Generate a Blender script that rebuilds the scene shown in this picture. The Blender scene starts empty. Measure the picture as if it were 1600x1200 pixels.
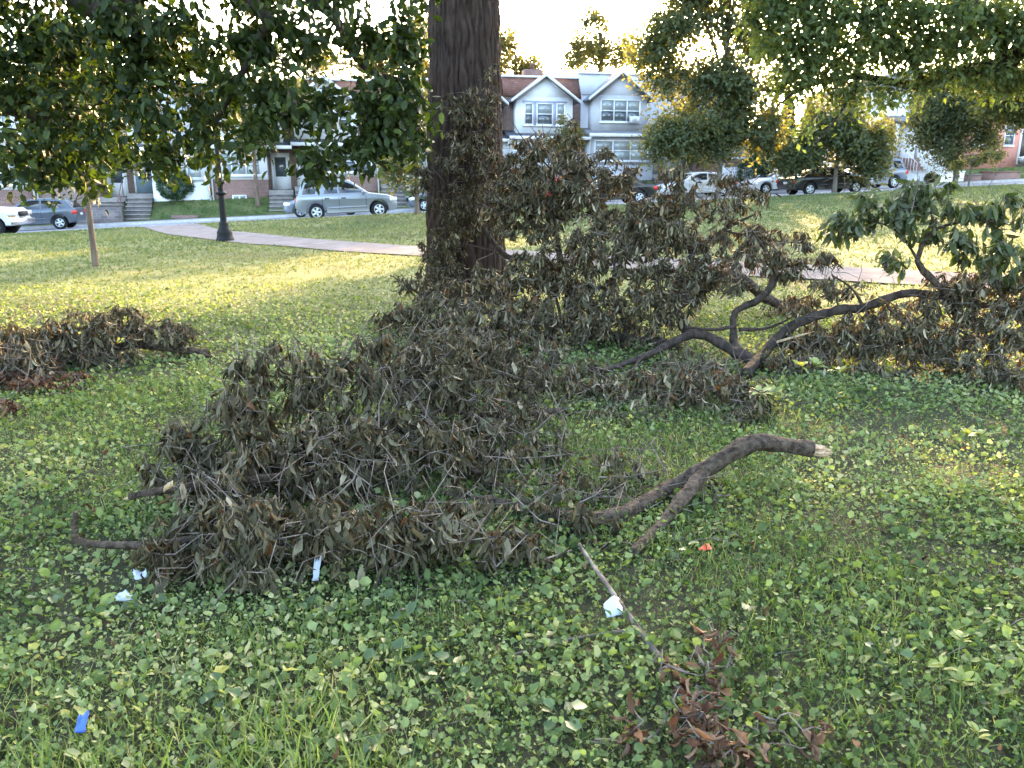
import bpy, bmesh, math, random
import numpy as np
from mathutils import Vector, Matrix

# ------------------------------------------------------------------ camera, sky, sun, exposure
SC = bpy.context.scene
COL = SC.collection
FPX, PITCH, EYE = 1232.0, math.radians(14.35), 1.65
cam_d = bpy.data.cameras.new('camera'); cam = bpy.data.objects.new('camera', cam_d); COL.objects.link(cam)
cam_d.sensor_fit = 'HORIZONTAL'; cam_d.sensor_width = 36.0; cam_d.lens = FPX / 1600 * 36
cam_d.clip_start = 0.05; cam_d.clip_end = 3000
cam.location = (0, 0, EYE); cam.rotation_euler = (math.pi / 2 - PITCH, 0, 0)
cam_d.dof.use_dof = True; cam_d.dof.focus_distance = 4.6; cam_d.dof.aperture_fstop = 9.0
SC.camera = cam

SUN_EL, SUN_AZ = math.radians(13.5), math.radians(16.5)      # azimuth measured from +Y towards +X
wd = bpy.data.worlds.new('World'); SC.world = wd; wd.use_nodes = True
nt = wd.node_tree; nt.nodes.clear()
sky = nt.nodes.new('ShaderNodeTexSky'); sky.sky_type = 'NISHITA'; sky.sun_disc = False
sky.sun_elevation = SUN_EL; sky.sun_rotation = SUN_AZ; sky.air_density = 1.0; sky.dust_density = 4.0; sky.ozone_density = 1.0
bg = nt.nodes.new('ShaderNodeBackground'); bg.inputs['Strength'].default_value = 0.15
wo = nt.nodes.new('ShaderNodeOutputWorld')
nt.links.new(sky.outputs[0], bg.inputs[0]); nt.links.new(bg.outputs[0], wo.inputs[0])
sun_d = bpy.data.lights.new('sun', 'SUN'); sun_d.energy = 3.0; sun_d.angle = math.radians(0.6); sun_d.color = (1.0, 0.66, 0.31)
sun = bpy.data.objects.new('sun', sun_d); COL.objects.link(sun); sun.location = (20, 60, 30)
sdir = Vector((math.sin(SUN_AZ) * math.cos(SUN_EL), math.cos(SUN_AZ) * math.cos(SUN_EL), math.sin(SUN_EL)))
sun.rotation_euler = sdir.to_track_quat('Z', 'Y').to_euler()
SC.view_settings.view_transform = 'Standard'; SC.view_settings.look = 'None'
SC.view_settings.exposure = 4.05; SC.view_settings.gamma = 1.0; SC.view_settings.use_curve_mapping = False
SC.render.engine = 'CYCLES'
cy = SC.cycles
cy.use_denoising = True
cy.max_bounces = 6; cy.diffuse_bounces = 3; cy.glossy_bounces = 2; cy.transmission_bounces = 4; cy.transparent_max_bounces = 4
cy.caustics_reflective = False; cy.caustics_refractive = False; cy.sample_clamp_indirect = 6

# ------------------------------------------------------------------ geometry of the place
CP, SP = math.cos(PITCH), math.sin(PITCH)
def ray(px, py):
    dx, dy = (px - 800) / FPX, -(py - 600) / FPX
    return np.array([dx, CP + dy * SP, -SP + dy * CP])
def at(px, py, Y):                                      # the point seen at px,py that stands Y metres ahead
    d = ray(px, py); return np.array([0, 0, EYE]) + d * (Y / d[1])
def to_px(p):
    x, y, z = p[0], p[1], p[2] - EYE
    dep = y * CP - z * SP; up = y * SP + z * CP
    return 800 + FPX * x / dep, 600 - FPX * up / dep
ANG = math.radians(13.7)                                # the street runs off to the right and away
TV = np.array([math.cos(ANG), math.sin(ANG)]); NV = np.array([-math.sin(ANG), math.cos(ANG)])
ORG = np.array([0.0, 38.1])
def sst(a, b, x):
    t = np.clip((x - a) / (b - a), 0, 1); return t * t * (3 - 2 * t)
def rs(x, y):
    dx, dy = x - ORG[0], y - ORG[1]
    return dx * TV[0] + dy * TV[1], dx * NV[0] + dy * NV[1]
_rg = np.random.RandomState(5); _LAT = _rg.rand(256, 256)
def vn(x, y):                                           # smooth value noise 0..1
    xi, yi = np.floor(x).astype(int), np.floor(y).astype(int); fx, fy = x - xi, y - yi
    fx, fy = fx * fx * (3 - 2 * fx), fy * fy * (3 - 2 * fy)
    g_ = lambda a, b: _LAT[a % 256, b % 256]
    return (g_(xi, yi) * (1 - fx) + g_(xi + 1, yi) * fx) * (1 - fy) + (g_(xi, yi + 1) * (1 - fx) + g_(xi + 1, yi + 1) * fx) * fy
def fbm(x, y, o=3):
    s, a, t = 0, 1.0, 0
    for i in range(o): s = s + a * vn(x * 2 ** i + 17 * i, y * 2 ** i + 9 * i); t += a; a *= .5
    return s / t
def base_h(x, y):
    return sst(9, 36, y) * (0.40 + 0.041 * x)
def G(x, y):                                            # height of the lawn and of the yards
    x = np.asarray(x, float); y = np.asarray(y, float)
    s, r = rs(x, y)
    z = base_h(x, y) + 0.05 * (fbm(x * .35 + 40, y * .35 + 40) - .5) * sst(-0.3, -3, r)
    z = z + 0.16 * np.exp(-((r + 3.5) / 2.2) ** 2) * sst(-26, -12, s) * (1 - sst(-3, 2, s))
    z = z + (1.15 - .35 * sst(14, 20, s)) * sst(10.6, 13.4, r)
    return z
def on_ground(px, py):
    d = ray(px, py); lo = 0.5
    t = 0.5
    while t < 120:
        p = np.array([0, 0, EYE]) + d * t
        if p[2] < float(G(p[0], p[1])): break
        t *= 1.004
    return p
def SR(s, r):
    return ORG + TV * s + NV * r
def s_at(px, r):                                        # street coordinate s seen at column px on the line r
    lo, hi = -60., 70.
    for _ in range(50):
        m = (lo + hi) / 2; p = SR(m, r)
        if to_px((p[0], p[1], 1.6))[0] < px: lo = m
        else: hi = m
    return lo

# ------------------------------------------------------------------ mesh and object helpers
def tag(o, label=None, cat=None, group=None, kind=None):
    if label: o['label'] = label
    if cat: o['category'] = cat
    if group: o['group'] = group
    if kind: o['kind'] = kind
    return o
def empty(name, loc, rz=0.0, **k):
    o = bpy.data.objects.new(name, None); COL.objects.link(o); o.empty_display_size = .2
    o.location = loc; o.rotation_euler = (0, 0, rz)
    return tag(o, **k)
def mesh_np(name, v, t, tint=None, smooth=False):
    me = bpy.data.meshes.new(name)
    v = np.ascontiguousarray(v, dtype=np.float32); t = np.ascontiguousarray(t, dtype=np.int32)
    me.vertices.add(len(v)); me.vertices.foreach_set('co', v.ravel())
    me.loops.add(t.size); me.loops.foreach_set('vertex_index', t.ravel())
    me.polygons.add(len(t)); me.polygons.foreach_set('loop_start', np.arange(0, t.size, t.shape[1], dtype=np.int32))
    if smooth: me.polygons.foreach_set('use_smooth', np.ones(len(t), bool))
    me.update(calc_edges=True)
    if tint is not None:
        a = me.attributes.new('tint', 'FLOAT', 'POINT'); a.data.foreach_set('value', np.ascontiguousarray(tint, dtype=np.float32))
    return me
class Acc:
    def __init__(self): self.v, self.t, self.c, self.n = [], [], [], 0
    def add(self, v, t, c=0.5):
        v = np.asarray(v, float); t = np.asarray(t, int)
        self.v.append(v); self.t.append(t + self.n); self.c.append(np.broadcast_to(np.asarray(c, float), (len(v),))); self.n += len(v)
        return self
    def box(self, x0, x1, y0, y1, z0, z1):
        v = [(x, y, z) for x in (x0, x1) for y in (y0, y1) for z in (z0, z1)]
        q = [(0, 1, 3, 2), (4, 6, 7, 5), (0, 4, 5, 1), (2, 3, 7, 6), (0, 2, 6, 4), (1, 5, 7, 3)]
        return self.quads(v, q)
    def quads(self, v, q, c=.5):
        t = [(a[0], a[i], a[i + 1]) for a in q for i in range(1, len(a) - 1)]
        return self.add(v, t, c)
    def prism(self, poly, axis, a, b):                  # poly: convex list of 2-D points, extruded from a to b along axis
        n = len(poly)
        def mk(p, w):
            return {'x': (w, p[0], p[1]), 'y': (p[0], w, p[1]), 'z': (p[0], p[1], w)}[axis]
        v = [mk(p, a) for p in poly] + [mk(p, b) for p in poly]
        q = [tuple(range(n)), tuple(range(2 * n - 1, n - 1, -1))] + [(i, i + n, (i + 1) % n + n, (i + 1) % n) for i in range(n)]
        return self.quads(v, q)
    def tube(self, pts, rad, sides=6, c=.5, cap=True):
        pts = np.asarray(pts, float); k = len(pts); rad = np.broadcast_to(np.asarray(rad, float), (k,))
        tg = np.gradient(pts, axis=0); tg /= np.linalg.norm(tg, axis=1)[:, None] + 1e-9
        m = np.abs(tg).mean(0); ref = np.zeros(3); ref[np.argmin(m)] = 1
        u = np.cross(tg, ref); u /= np.linalg.norm(u, axis=1)[:, None] + 1e-9; w = np.cross(tg, u)
        a = np.arange(sides) * 2 * math.pi / sides
        v = (pts[:, None] + rad[:, None, None] * (np.cos(a)[None, :, None] * u[:, None] + np.sin(a)[None, :, None] * w[:, None])).reshape(-1, 3)
        i = np.arange(k - 1)[:, None] * sides; j = np.arange(sides)[None]; j2 = (j + 1) % sides
        A, B, C_, D = i + j, i + j2, i + sides + j2, i + sides + j
        t = np.concatenate([np.stack([A, B, C_], -1).reshape(-1, 3), np.stack([A, C_, D], -1).reshape(-1, 3)])
        if cap:
            e = (k - 1) * sides
            t = np.concatenate([t, [(0, x + 1, x) for x in range(1, sides - 1)], [(e, e + x, e + x + 1) for x in range(1, sides - 1)]])
        return self.add(v, t, c)
    def revolve(self, prof, axis=2, ctr=(0, 0, 0), sides=20, cap=True):   # prof: (radius, position along axis)
        A = np.zeros(3); A[axis] = 1; U = np.zeros(3); U[(axis + 1) % 3] = 1; W = np.cross(A, U); C0 = np.asarray(ctr, float)
        t = np.arange(sides) * 2 * math.pi / sides; ring = np.cos(t)[:, None] * U + np.sin(t)[:, None] * W
        v = np.concatenate([C0 + A * h + ring * r for r, h in prof]); k = len(prof); q = [(i * sides + j, i * sides + (j + 1) % sides, (i + 1) * sides + (j + 1) % sides, (i + 1) * sides + j) for i in range(k - 1) for j in range(sides)]
        if cap: q += [tuple(range(sides))[::-1], tuple(range((k - 1) * sides, k * sides))]
        return self.quads(v, q)
    def lathe(self, prof, cx=0, cy=0, sides=20):
        return self.revolve(prof, 2, (cx, cy, 0), sides)
    def obj(self, name, mat, parent=None, off=(0, 0, 0), smooth=False, kind=None, tint=False, label=None):
        v = np.concatenate(self.v) - np.asarray(off); t = np.concatenate(self.t)
        me = mesh_np(name, v, t, np.concatenate(self.c) if tint else None, smooth)
        return obj(name, me, mat, parent, kind, label)
def obj(name, me, mat=None, parent=None, kind=None, label=None):
    if mat and not me.materials: me.materials.append(mat)
    o = bpy.data.objects.new(name, me); COL.objects.link(o)
    if parent: o.parent = parent
    if kind: o['kind'] = kind
    if label: o['label'] = label
    return o
def crom(P, n=6):                                       # smooth curve through points (last column may be a radius)
    P = np.asarray(P, float); Q = np.vstack([2 * P[0] - P[1], P, 2 * P[-1] - P[-2]]); out = []
    for i in range(1, len(Q) - 2):
        for t in np.arange(n) / n:
            a, b, c, d = Q[i - 1], Q[i], Q[i + 1], Q[i + 2]
            out.append(.5 * (2 * b + (c - a) * t + (2 * a - 5 * b + 4 * c - d) * t * t + (3 * b - a - 3 * c + d) * t ** 3))
    out.append(P[-1]); return np.array(out)

# ------------------------------------------------------------------ materials
def N(nt, typ, **k):
    n = nt.nodes.new('ShaderNode' + typ)
    for a, b in k.items(): setattr(n, a, b)
    return n
def mat_new(name):
    m = bpy.data.materials.new(name); m.use_nodes = True; nt = m.node_tree
    return m, nt, nt.nodes['Principled BSDF'], nt.nodes['Material Output']
def ramp(nt, fac, stops):
    r = N(nt, 'ValToRGB'); e = r.color_ramp.elements
    while len(e) < len(stops): e.new(.5)
    for i, (p, c) in enumerate(stops): e[i].position = p; e[i].color = (*c, 1)
    nt.links.new(fac, r.inputs[0]); return r.outputs[0]
def mat(name, c, rough=.6, c2=None, scale=8, detail=4, stretch=(1, 1, 1), bump=0, bscale=None, metal=0, spec=.4, coat=0, lines=None, extra=None):
    m, nt, b, out = mat_new(name); L = nt.links.new
    b.inputs['Roughness'].default_value = rough; b.inputs['Metallic'].default_value = metal
    b.inputs['Specular IOR Level'].default_value = spec; b.inputs['Coat Weight'].default_value = coat
    tc = N(nt, 'TexCoord'); mp = N(nt, 'Mapping'); mp.inputs['Scale'].default_value = stretch; L(tc.outputs['Object'], mp.inputs[0])
    col = None
    nz = N(nt, 'TexNoise'); nz.inputs['Scale'].default_value = scale; nz.inputs['Detail'].default_value = detail; L(mp.outputs[0], nz.inputs[0])
    col = ramp(nt, nz.outputs[0], [(.32, c), (.68, c2 or tuple(min(1, x * 1.12) for x in c))])
    hgt = None
    if bump:
        n2 = N(nt, 'TexNoise'); n2.inputs['Scale'].default_value = bscale or scale * 3; n2.inputs['Detail'].default_value = 5; L(mp.outputs[0], n2.inputs[0]); hgt = n2.outputs[0]
    if lines:                                           # clapboards: one shadow line per course, along z
        sx = N(nt, 'SeparateXYZ'); L(tc.outputs['Object'], sx.inputs[0])
        dv = N(nt, 'Math', operation='DIVIDE'); dv.inputs[1].default_value = lines; L(sx.outputs[2], dv.inputs[0])
        fr = N(nt, 'Math', operation='FRACT'); L(dv.outputs[0], fr.inputs[0]); hgt = fr.outputs[0]; bump = bump or .5
        inv = N(nt, 'Math', operation='SUBTRACT'); inv.inputs[0].default_value = 1; L(hgt, inv.inputs[1]); hgt = inv.outputs[0]
    if extra: col = extra(nt, tc, col)
    L(col, b.inputs['Base Color'])
    if hgt is not None:
        bp = N(nt, 'Bump'); bp.inputs['Strength'].default_value = min(bump, 1); bp.inputs['Distance'].default_value = .02; L(hgt, bp.inputs['Height']); L(bp.outputs[0], b.inputs['Normal'])
    return m
def brick_mat(name, c1, c2, mortar, bw=.22, bh=.075, smear=None):
    m, nt, b, out = mat_new(name); L = nt.links.new
    tc = N(nt, 'TexCoord'); sx = N(nt, 'SeparateXYZ'); L(tc.outputs['Object'], sx.inputs[0])
    ad = N(nt, 'Math', operation='ADD'); L(sx.outputs[0], ad.inputs[0]); L(sx.outputs[1], ad.inputs[1])
    cb = N(nt, 'CombineXYZ'); L(ad.outputs[0], cb.inputs[0]); L(sx.outputs[2], cb.inputs[1])
    br = N(nt, 'TexBrick'); L(cb.outputs[0], br.inputs[0])
    for k, v in (('Color1', c1), ('Color2', c2), ('Mortar', mortar)): br.inputs[k].default_value = (*v, 1)
    br.inputs['Scale'].default_value = 1; br.inputs['Brick Width'].default_value = bw; br.inputs['Row Height'].default_value = bh; br.inputs['Mortar Size'].default_value = .008
    nz = N(nt, 'TexNoise'); nz.inputs['Scale'].default_value = 1.3; nz.inputs['Detail'].default_value = 6; L(tc.outputs['Object'], nz.inputs[0])
    mx = N(nt, 'Mix', data_type='RGBA', blend_type='MULTIPLY'); mx.inputs[0].default_value = .6
    L(br.outputs[0], mx.inputs[6]); L(ramp(nt, nz.outputs[0], [(.3, (.55, .55, .55)), (.7, (1.1, 1.1, 1.1))]), mx.inputs[7]); L(mx.outputs[2], b.inputs['Base Color'])
    bp = N(nt, 'Bump'); bp.inputs['Strength'].default_value = .5; bp.inputs['Distance'].default_value = .01; bp.invert = True; L(br.outputs[1], bp.inputs['Height']); L(bp.outputs[0], b.inputs['Normal'])
    b.inputs['Roughness'].default_value = .85; return m
def leaf_mat(name, stops, back=None, trans=.35, tcol=None, rough=.5, spec=.35):
    m, nt, b, out = mat_new(name); L = nt.links.new
    at_ = N(nt, 'Attribute', attribute_name='tint'); col = ramp(nt, at_.outputs['Fac'], stops)
    tc = N(nt, 'TexCoord'); nz = N(nt, 'TexNoise'); nz.inputs['Scale'].default_value = 30; L(tc.outputs['Object'], nz.inputs[0])
    mx0 = N(nt, 'Mix', data_type='RGBA', blend_type='MULTIPLY'); mx0.inputs[0].default_value = .7
    L(col, mx0.inputs[6]); L(ramp(nt, nz.outputs[0], [(.3, (.65, .65, .65)), (.7, (1.2, 1.2, 1.2))]), mx0.inputs[7]); col = mx0.outputs[2]
    front = col
    if back:
        ge = N(nt, 'NewGeometry'); mx = N(nt, 'Mix', data_type='RGBA'); L(ge.outputs['Backfacing'], mx.inputs[0]); L(col, mx.inputs[6])
        bk = ramp(nt, at_.outputs['Fac'], back); L(bk, mx.inputs[7]); front = mx.outputs[2]
    L(front, b.inputs['Base Color']); b.inputs['Roughness'].default_value = rough; b.inputs['Specular IOR Level'].default_value = spec
    tr = N(nt, 'BsdfTranslucent'); g = N(nt, 'Mix', data_type='RGBA', blend_type='MULTIPLY'); g.inputs[0].default_value = 1
    L(col, g.inputs[6]); g.inputs[7].default_value = (*(tcol or (1.6, 1.5, .6)), 1); L(g.outputs[2], tr.inputs[0])
    mx = N(nt, 'MixShader'); mx.inputs[0].default_value = trans; L(b.outputs[0], mx.inputs[1]); L(tr.outputs[0], mx.inputs[2]); L(mx.outputs[0], out.inputs[0])
    return m
M = {}
def bark_mat(name, c, c2, scale=6, stretch=(1, 1, .18), bump=.9):
    return mat(name, c, .95, c2, scale, 8, stretch, bump=bump, bscale=scale * 3, spec=.15)
M['oakbark'] = bark_mat('oak_bark', (.020, .0125, .0095), (.058, .038, .029), 22)
M['bark'] = bark_mat('grey_brown_bark', (.018, .013, .010), (.055, .041, .033), 18)
M['deadbark'] = bark_mat('dead_bark', (.021, .014, .0095), (.105, .076, .055), 34, (1, 1, 1), 1.0)
M['twig'] = bark_mat('twig_bark', (.030, .022, .017), (.22, .175, .145), 14, (1, 1, 1), .3)
M['palebark'] = bark_mat('pale_trunk', (.085, .060, .045), (.18, .13, .098), 10)
M['greybark'] = bark_mat('grey_trunk', (.08, .065, .055), (.17, .14, .12), 10)
M['rawwood'] = mat('torn_wood', (.30, .19, .11), .8, (.52, .37, .23), 40, 4, (1, 1, 1), bump=.6)
M['wilt'] = leaf_mat('wilted_leaf', [(0, (.085, .042, .018)), (.06, (.035, .024, .011)), (.12, (.019, .016, .008)), (.4, (.052, .046, .024)), (.75, (.102, .089, .050)), (.92, (.17, .145, .09)), (1, (.32, .265, .175))],
                     [(0, (.048, .041, .021)), (.5, (.105, .090, .050)), (.9, (.20, .168, .105)), (1, (.34, .28, .185))], .14, (1.5, 1.1, .55), .75, .14)
M['brownleaf'] = leaf_mat('brown_dry_leaf', [(0, (.030, .013, .008)), (.5, (.085, .040, .022)), (1, (.20, .11, .06))],
                          [(0, (.055, .030, .019)), (1, (.21, .13, .08))], .15, (1.5, 1.0, .5), .75, .12)
M['freshfall'] = leaf_mat('still_green_leaf', [(0, (.018, .025, .010)), (.6, (.042, .056, .020)), (1, (.095, .112, .040))],
                          [(0, (.045, .052, .026)), (1, (.14, .145, .08))], .3, (1.3, 1.5, .5), .5, .22)
M['leaf_dark'] = leaf_mat('dark_tree_leaf', [(0, (.013, .021, .006)), (.6, (.030, .044, .011)), (.92, (.062, .082, .020)), (1, (.12, .13, .05))], None, .33, (1.15, 1.4, .4), .55, .2)
M['leaf_mid'] = leaf_mat('mid_tree_leaf', [(0, (.052, .072, .040)), (.6, (.105, .132, .068)), (1, (.17, .185, .09))], None, .5, (1.9, 1.4, .35), .5, .3)
M['leaf_gold'] = leaf_mat('light_tree_leaf', [(0, (.045, .060, .020)), (.6, (.085, .100, .032)), (1, (.14, .14, .05))], None, .5, (1.8, 1.35, .4), .5, .3)
M['leaf_maple'] = leaf_mat('maple_leaf', [(0, (.035, .055, .022)), (.6, (.085, .115, .042)), (1, (.15, .175, .07))], None, .42, (1.5, 1.5, .4), .55, .2)
M['evergreen'] = leaf_mat('evergreen_leaf', [(0, (.012, .030, .018)), (1, (.035, .065, .035))], None, .2)
M['hedge'] = leaf_mat('hedge_leaf', [(0, (.020, .048, .022)), (1, (.055, .105, .045))], None, .3)
M['cover'] = leaf_mat('ground_cover_leaf', [(0, (.038, .060, .018)), (.33, (.098, .138, .045)), (.68, (.170, .215, .078)), (.92, (.24, .275, .115)), (1, (.34, .32, .16))], None, .36, (1.15, 1.25, .5), .6, .16)
M['blade'] = leaf_mat('grass_blade', [(0, (.045, .080, .020)), (.55, (.105, .165, .046)), (.9, (.18, .225, .085)), (1, (.32, .29, .15))], None, .38, (1.4, 1.35, .5), .6, .15)
M['lawn'] = leaf_mat('lawn_blade', [(0, (.055, .088, .036)), (.5, (.098, .138, .060)), (1, (.185, .19, .11))], None, .35, (1.4, 1.25, .6), .7, .1)
M['bigleaf'] = leaf_mat('broad_weed_leaf', [(0, (.045, .075, .025)), (1, (.105, .150, .055))], None, .3, (1.3, 1.4, .5), .4, .4)
M['yellowleaf'] = leaf_mat('yellow_green_leaf', [(0, (.13, .17, .045)), (1, (.28, .30, .09))], None, .35, (1.2, 1.2, .5))
# ------------------------------------------------------------------ leaf templates
def strip_leaf(w, curl, fold, twist, rows=(0, .22, .52, .80, 1.0), prof=(0, .75, 1, .62, 0), wave=0, rng=None):
    """A leaf one metre long along +Y, 12 triangles: midrib bends by curl, both halves fold up by fold."""
    v = []; y = z = 0; last = 0
    for i, u in enumerate(rows):
        a = curl * u; du = u - last; last = u
        y += du * math.cos(a); z += du * math.sin(a) * (1 if curl >= 0 else 1)
        hw = w * prof[i]; tw = twist * u
        if hw == 0: v.append((0, y, z)); continue
        for sgn in (-1, 0, 1):
            f = fold + (rng.uniform(-wave, wave) if rng else 0)
            lx, lz = sgn * hw * math.cos(f), abs(sgn) * hw * math.sin(f)
            v.append((lx * math.cos(tw) - lz * math.sin(tw), y - lz * math.sin(a), z + lx * math.sin(tw) + lz * math.cos(tw)))
    v = np.array(v); k = len(rows) - 2; e = 3 * k + 1
    t = [(0, 2, 1), (0, 3, 2)]
    for q in range(k - 1):
        for s in (0, 1): o = 1 + 3 * q + s; t += [(o, o + 1, o + 4), (o, o + 4, o + 3)]
    t += [(e - 3, e - 2, e), (e - 2, e - 1, e)]
    return v, np.array(t)
RR = random.Random(3)
def variants(n, f):
    return [f(i) for i in range(n)]
def wilted(rows, prof):
    return variants(24, lambda i: (*strip_leaf(RR.uniform(.11, .20), RR.choice((-1, 1, 1)) * RR.uniform(.2, 1.7), RR.uniform(.2, 1.3), RR.uniform(-1.6, 1.6), rows, prof, wave=.6, rng=RR), RR.random() ** 1.3))
T_WILT = wilted((0, .22, .52, .80, 1.0), (0, .75, 1, .62, 0)); T_WILT8 = wilted((0, .3, .7, 1.0), (0, .9, .9, 0))
T_GREEN4 = variants(10, lambda i: (*strip_leaf(RR.uniform(.22, .30), RR.uniform(-.9, .1), RR.uniform(.05, .45), RR.uniform(-.4, .4), (0, .45, 1.0), (0, 1, 0), wave=.12, rng=RR), RR.random()))
T_GREEN8 = variants(10, lambda i: (*strip_leaf(RR.uniform(.20, .28), RR.uniform(-.9, .1), RR.uniform(.05, .45), RR.uniform(-.4, .4), (0, .28, .68, 1.0), (0, .9, .85, 0), wave=.12, rng=RR), RR.random()))
T_BROWN = variants(14, lambda i: (*strip_leaf(RR.uniform(.12, .24), RR.choice((-1, 1)) * RR.uniform(.8, 2.8), RR.uniform(.3, 1.4), RR.uniform(-2, 2), wave=.6, rng=RR), RR.random()))
T_LONG = variants(12, lambda i: (*strip_leaf(RR.uniform(.15, .21), RR.uniform(-1.4, .2), RR.uniform(.15, .8), RR.uniform(-.8, .8), wave=.2, rng=RR), RR.random()))
T_GREEN = variants(10, lambda i: (*strip_leaf(RR.uniform(.20, .29), RR.uniform(-.9, .1), RR.uniform(.05, .45), RR.uniform(-.4, .4), wave=.12, rng=RR), RR.random()))
def tri_cluster(i):
    v, t = [], []
    for k in range(2):
        a = RR.uniform(-1.2, 1.2) + k * 3.1; c, s = math.cos(a), math.sin(a); w = RR.uniform(.2, .32); l = RR.uniform(.6, 1.0); up = RR.uniform(-.45, .35); f = RR.uniform(-.12, .2)
        P = [(0, 0, 0), (w, l * .5, f + up * .5), (0, l, up), (-w, l * .5, f + up * .5)]
        b = len(v); v += [(x * c - y * s, x * s + y * c, z) for x, y, z in P]; t += [(b, b + 1, b + 2), (b, b + 2, b + 3)]
    return np.array(v), np.array(t), RR.random()
T_FAR = variants(12, tri_cluster)
def round_leaf(i):
    n = 6; v = [(0, .05, 0)]; el = RR.uniform(.8, 1.5); fo = RR.uniform(.1, .75); cu = RR.uniform(-.3, .1)
    for k in range(n):
        a = -2.6 + 5.2 * k / (n - 1); r = RR.uniform(.36, .56); x, y = r * math.sin(a), .5 + r * math.cos(a) * el
        v.append((x, y, fo * abs(x) + cu * y * y + RR.uniform(-.05, .05)))
    return np.array(v), np.array([(0, k + 1, k) for k in range(1, n)]), RR.random()
T_ROUND = variants(10, round_leaf)
def simple_leaf(i):
    h = RR.uniform(.05, .25); w = RR.uniform(.36, .5)
    return np.array([(0, 0, 0), (w, .45, h), (w * .5, .95, h * .5), (-w * .5, 1.0, h * .5), (-w, .5, h)]), np.array([(0, 1, 2), (0, 2, 3), (0, 3, 4)]), RR.random()
T_SIMPLE = variants(10, simple_leaf)
def blade(i):
    w = RR.uniform(.012, .026); b = RR.uniform(.2, 1.7); v = []; y = z = 0
    for k, u in enumerate((0, .5)):
        a = b * u; v += [(-w * (1 - .35 * u), y, z), (w * (1 - .35 * u), y, z)]; y += .5 * math.sin(a + .15); z += .5 * math.cos(a + .15)
    v.append((0, y, z)); return np.array(v), np.array([(0, 1, 3), (0, 3, 2), (2, 3, 4)]), RR.random()
T_BLADE = variants(14, blade)
def tuft(i):
    v, t = [], []
    for k in range(3):
        a = RR.uniform(0, 6.28); l = RR.uniform(.6, 1.1); le = RR.uniform(.1, .8); w = RR.uniform(.13, .2); ox, oy = RR.uniform(-.35, .35), RR.uniform(-.35, .35)
        b = len(v); c, s = math.cos(a), math.sin(a)
        v += [(ox - w * s, oy + w * c, -.05), (ox + w * s, oy - w * c, -.05), (ox + c * le * l, oy + s * le * l, l * .8)]; t.append((b, b + 1, b + 2))
    return np.array(v), np.array(t), RR.random()
T_TUFT = variants(10, tuft)
def unit(a): return a / (np.linalg.norm(a, axis=-1, keepdims=True) + 1e-9)
def frames(axis, nrm):
    y = unit(axis); z = unit(nrm - y * (y * nrm).sum(-1, keepdims=True)); x = np.cross(y, z)
    return np.stack([x, y, z], -1)
def scatter(acc, T, pos, F, size, vi, tint=None):
    for k, (v, t, tt) in enumerate(T):
        i = np.nonzero(vi == k)[0]
        if not len(i): continue
        V = pos[i][:, None] + np.einsum('nij,vj->nvi', F[i], v) * size[i][:, None, None]
        tri = (t[None] + (np.arange(len(i)) * len(v))[:, None, None]).reshape(-1, 3)
        ti = np.repeat(tint[i] if tint is not None else np.full(len(i), tt), len(v))
        acc.add(V.reshape(-1, 3), tri, ti)
_leafmesh = {}
def leaf_objs(T, key, m, pos, F, size, vi, root, off, name='leaf'):
    for k in range(len(T)):
        if (key, k) not in _leafmesh:
            v, t, tt = T[k]; me = mesh_np('leaf_' + key, v, t, np.full(len(v), tt), False); me.materials.append(m); _leafmesh[(key, k)] = me
    for i in range(len(pos)):
        o = bpy.data.objects.new(name, _leafmesh[(key, int(vi[i]))]); COL.objects.link(o); o.parent = root
        A = np.eye(4); A[:3, :3] = F[i] * size[i]; A[:3, 3] = pos[i] - off; o.matrix_basis = Matrix(A.tolist())

# ------------------------------------------------------------------ growth: limbs first, then twigs that reach into the foliage volumes
def grow(rg, limbs, blobs, ntw, rmax, rtip, sag=.1, jit=.12, minlen=.05, rfac=.010):
    pts = [l[:, :3] for l in limbs]; nodes = np.vstack(pts); nr = np.concatenate([l[:, 3] for l in limbs])
    cap = len(nodes) + ntw * 3; ND = np.zeros((cap, 3)); NR = np.zeros(cap); n = len(nodes); ND[:n] = nodes; NR[:n] = nr
    w = np.array([b[6] if len(b) > 6 else b[3] * b[4] * b[5] for b in blobs], float); w = w ** .75 if len(blobs[0]) < 7 else w; w /= w.sum()
    bi = rg.choice(len(blobs), ntw, p=w); B = np.array([b[:6] for b in blobs], float)[bi]
    d = unit(rg.normal(size=(ntw, 3))) * (rg.rand(ntw) ** .45)[:, None]
    tg = B[:, :3] + d * B[:, 3:6]
    tg[:, 2] = np.maximum(tg[:, 2], G(tg[:, 0], tg[:, 1]) + .02)
    dist = np.sqrt(((tg[:, None] - nodes[None, ::3]) ** 2).sum(-1)).min(1)
    tw = []
    for i in np.argsort(dist):
        p = tg[i]; dd = ((ND[:n] - p) ** 2).sum(1) * (1 + .25 * rg.rand(n)); j = int(np.argmin(dd)); a = ND[j]; L = math.sqrt(((a - p) ** 2).sum())
        if L < minlen: continue
        k = 4; u = np.linspace(0, 1, k)[:, None]
        off = rg.normal(size=3) * jit * L; off[2] += sag * L
        P = a + (p - a) * u + off * (4 * u * (1 - u)) * .6; P[1:] += rg.normal(size=(k - 1, 3)) * jit * .25 * L
        r0 = min(NR[j] * .75, rmax, rtip + rfac * L); r0 = max(r0, rtip); R = np.linspace(r0, rtip, k)
        ND[n:n + 3] = P[1:]; NR[n:n + 3] = R[1:]; n += 3; tw.append((P, R))
    return tw
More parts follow.
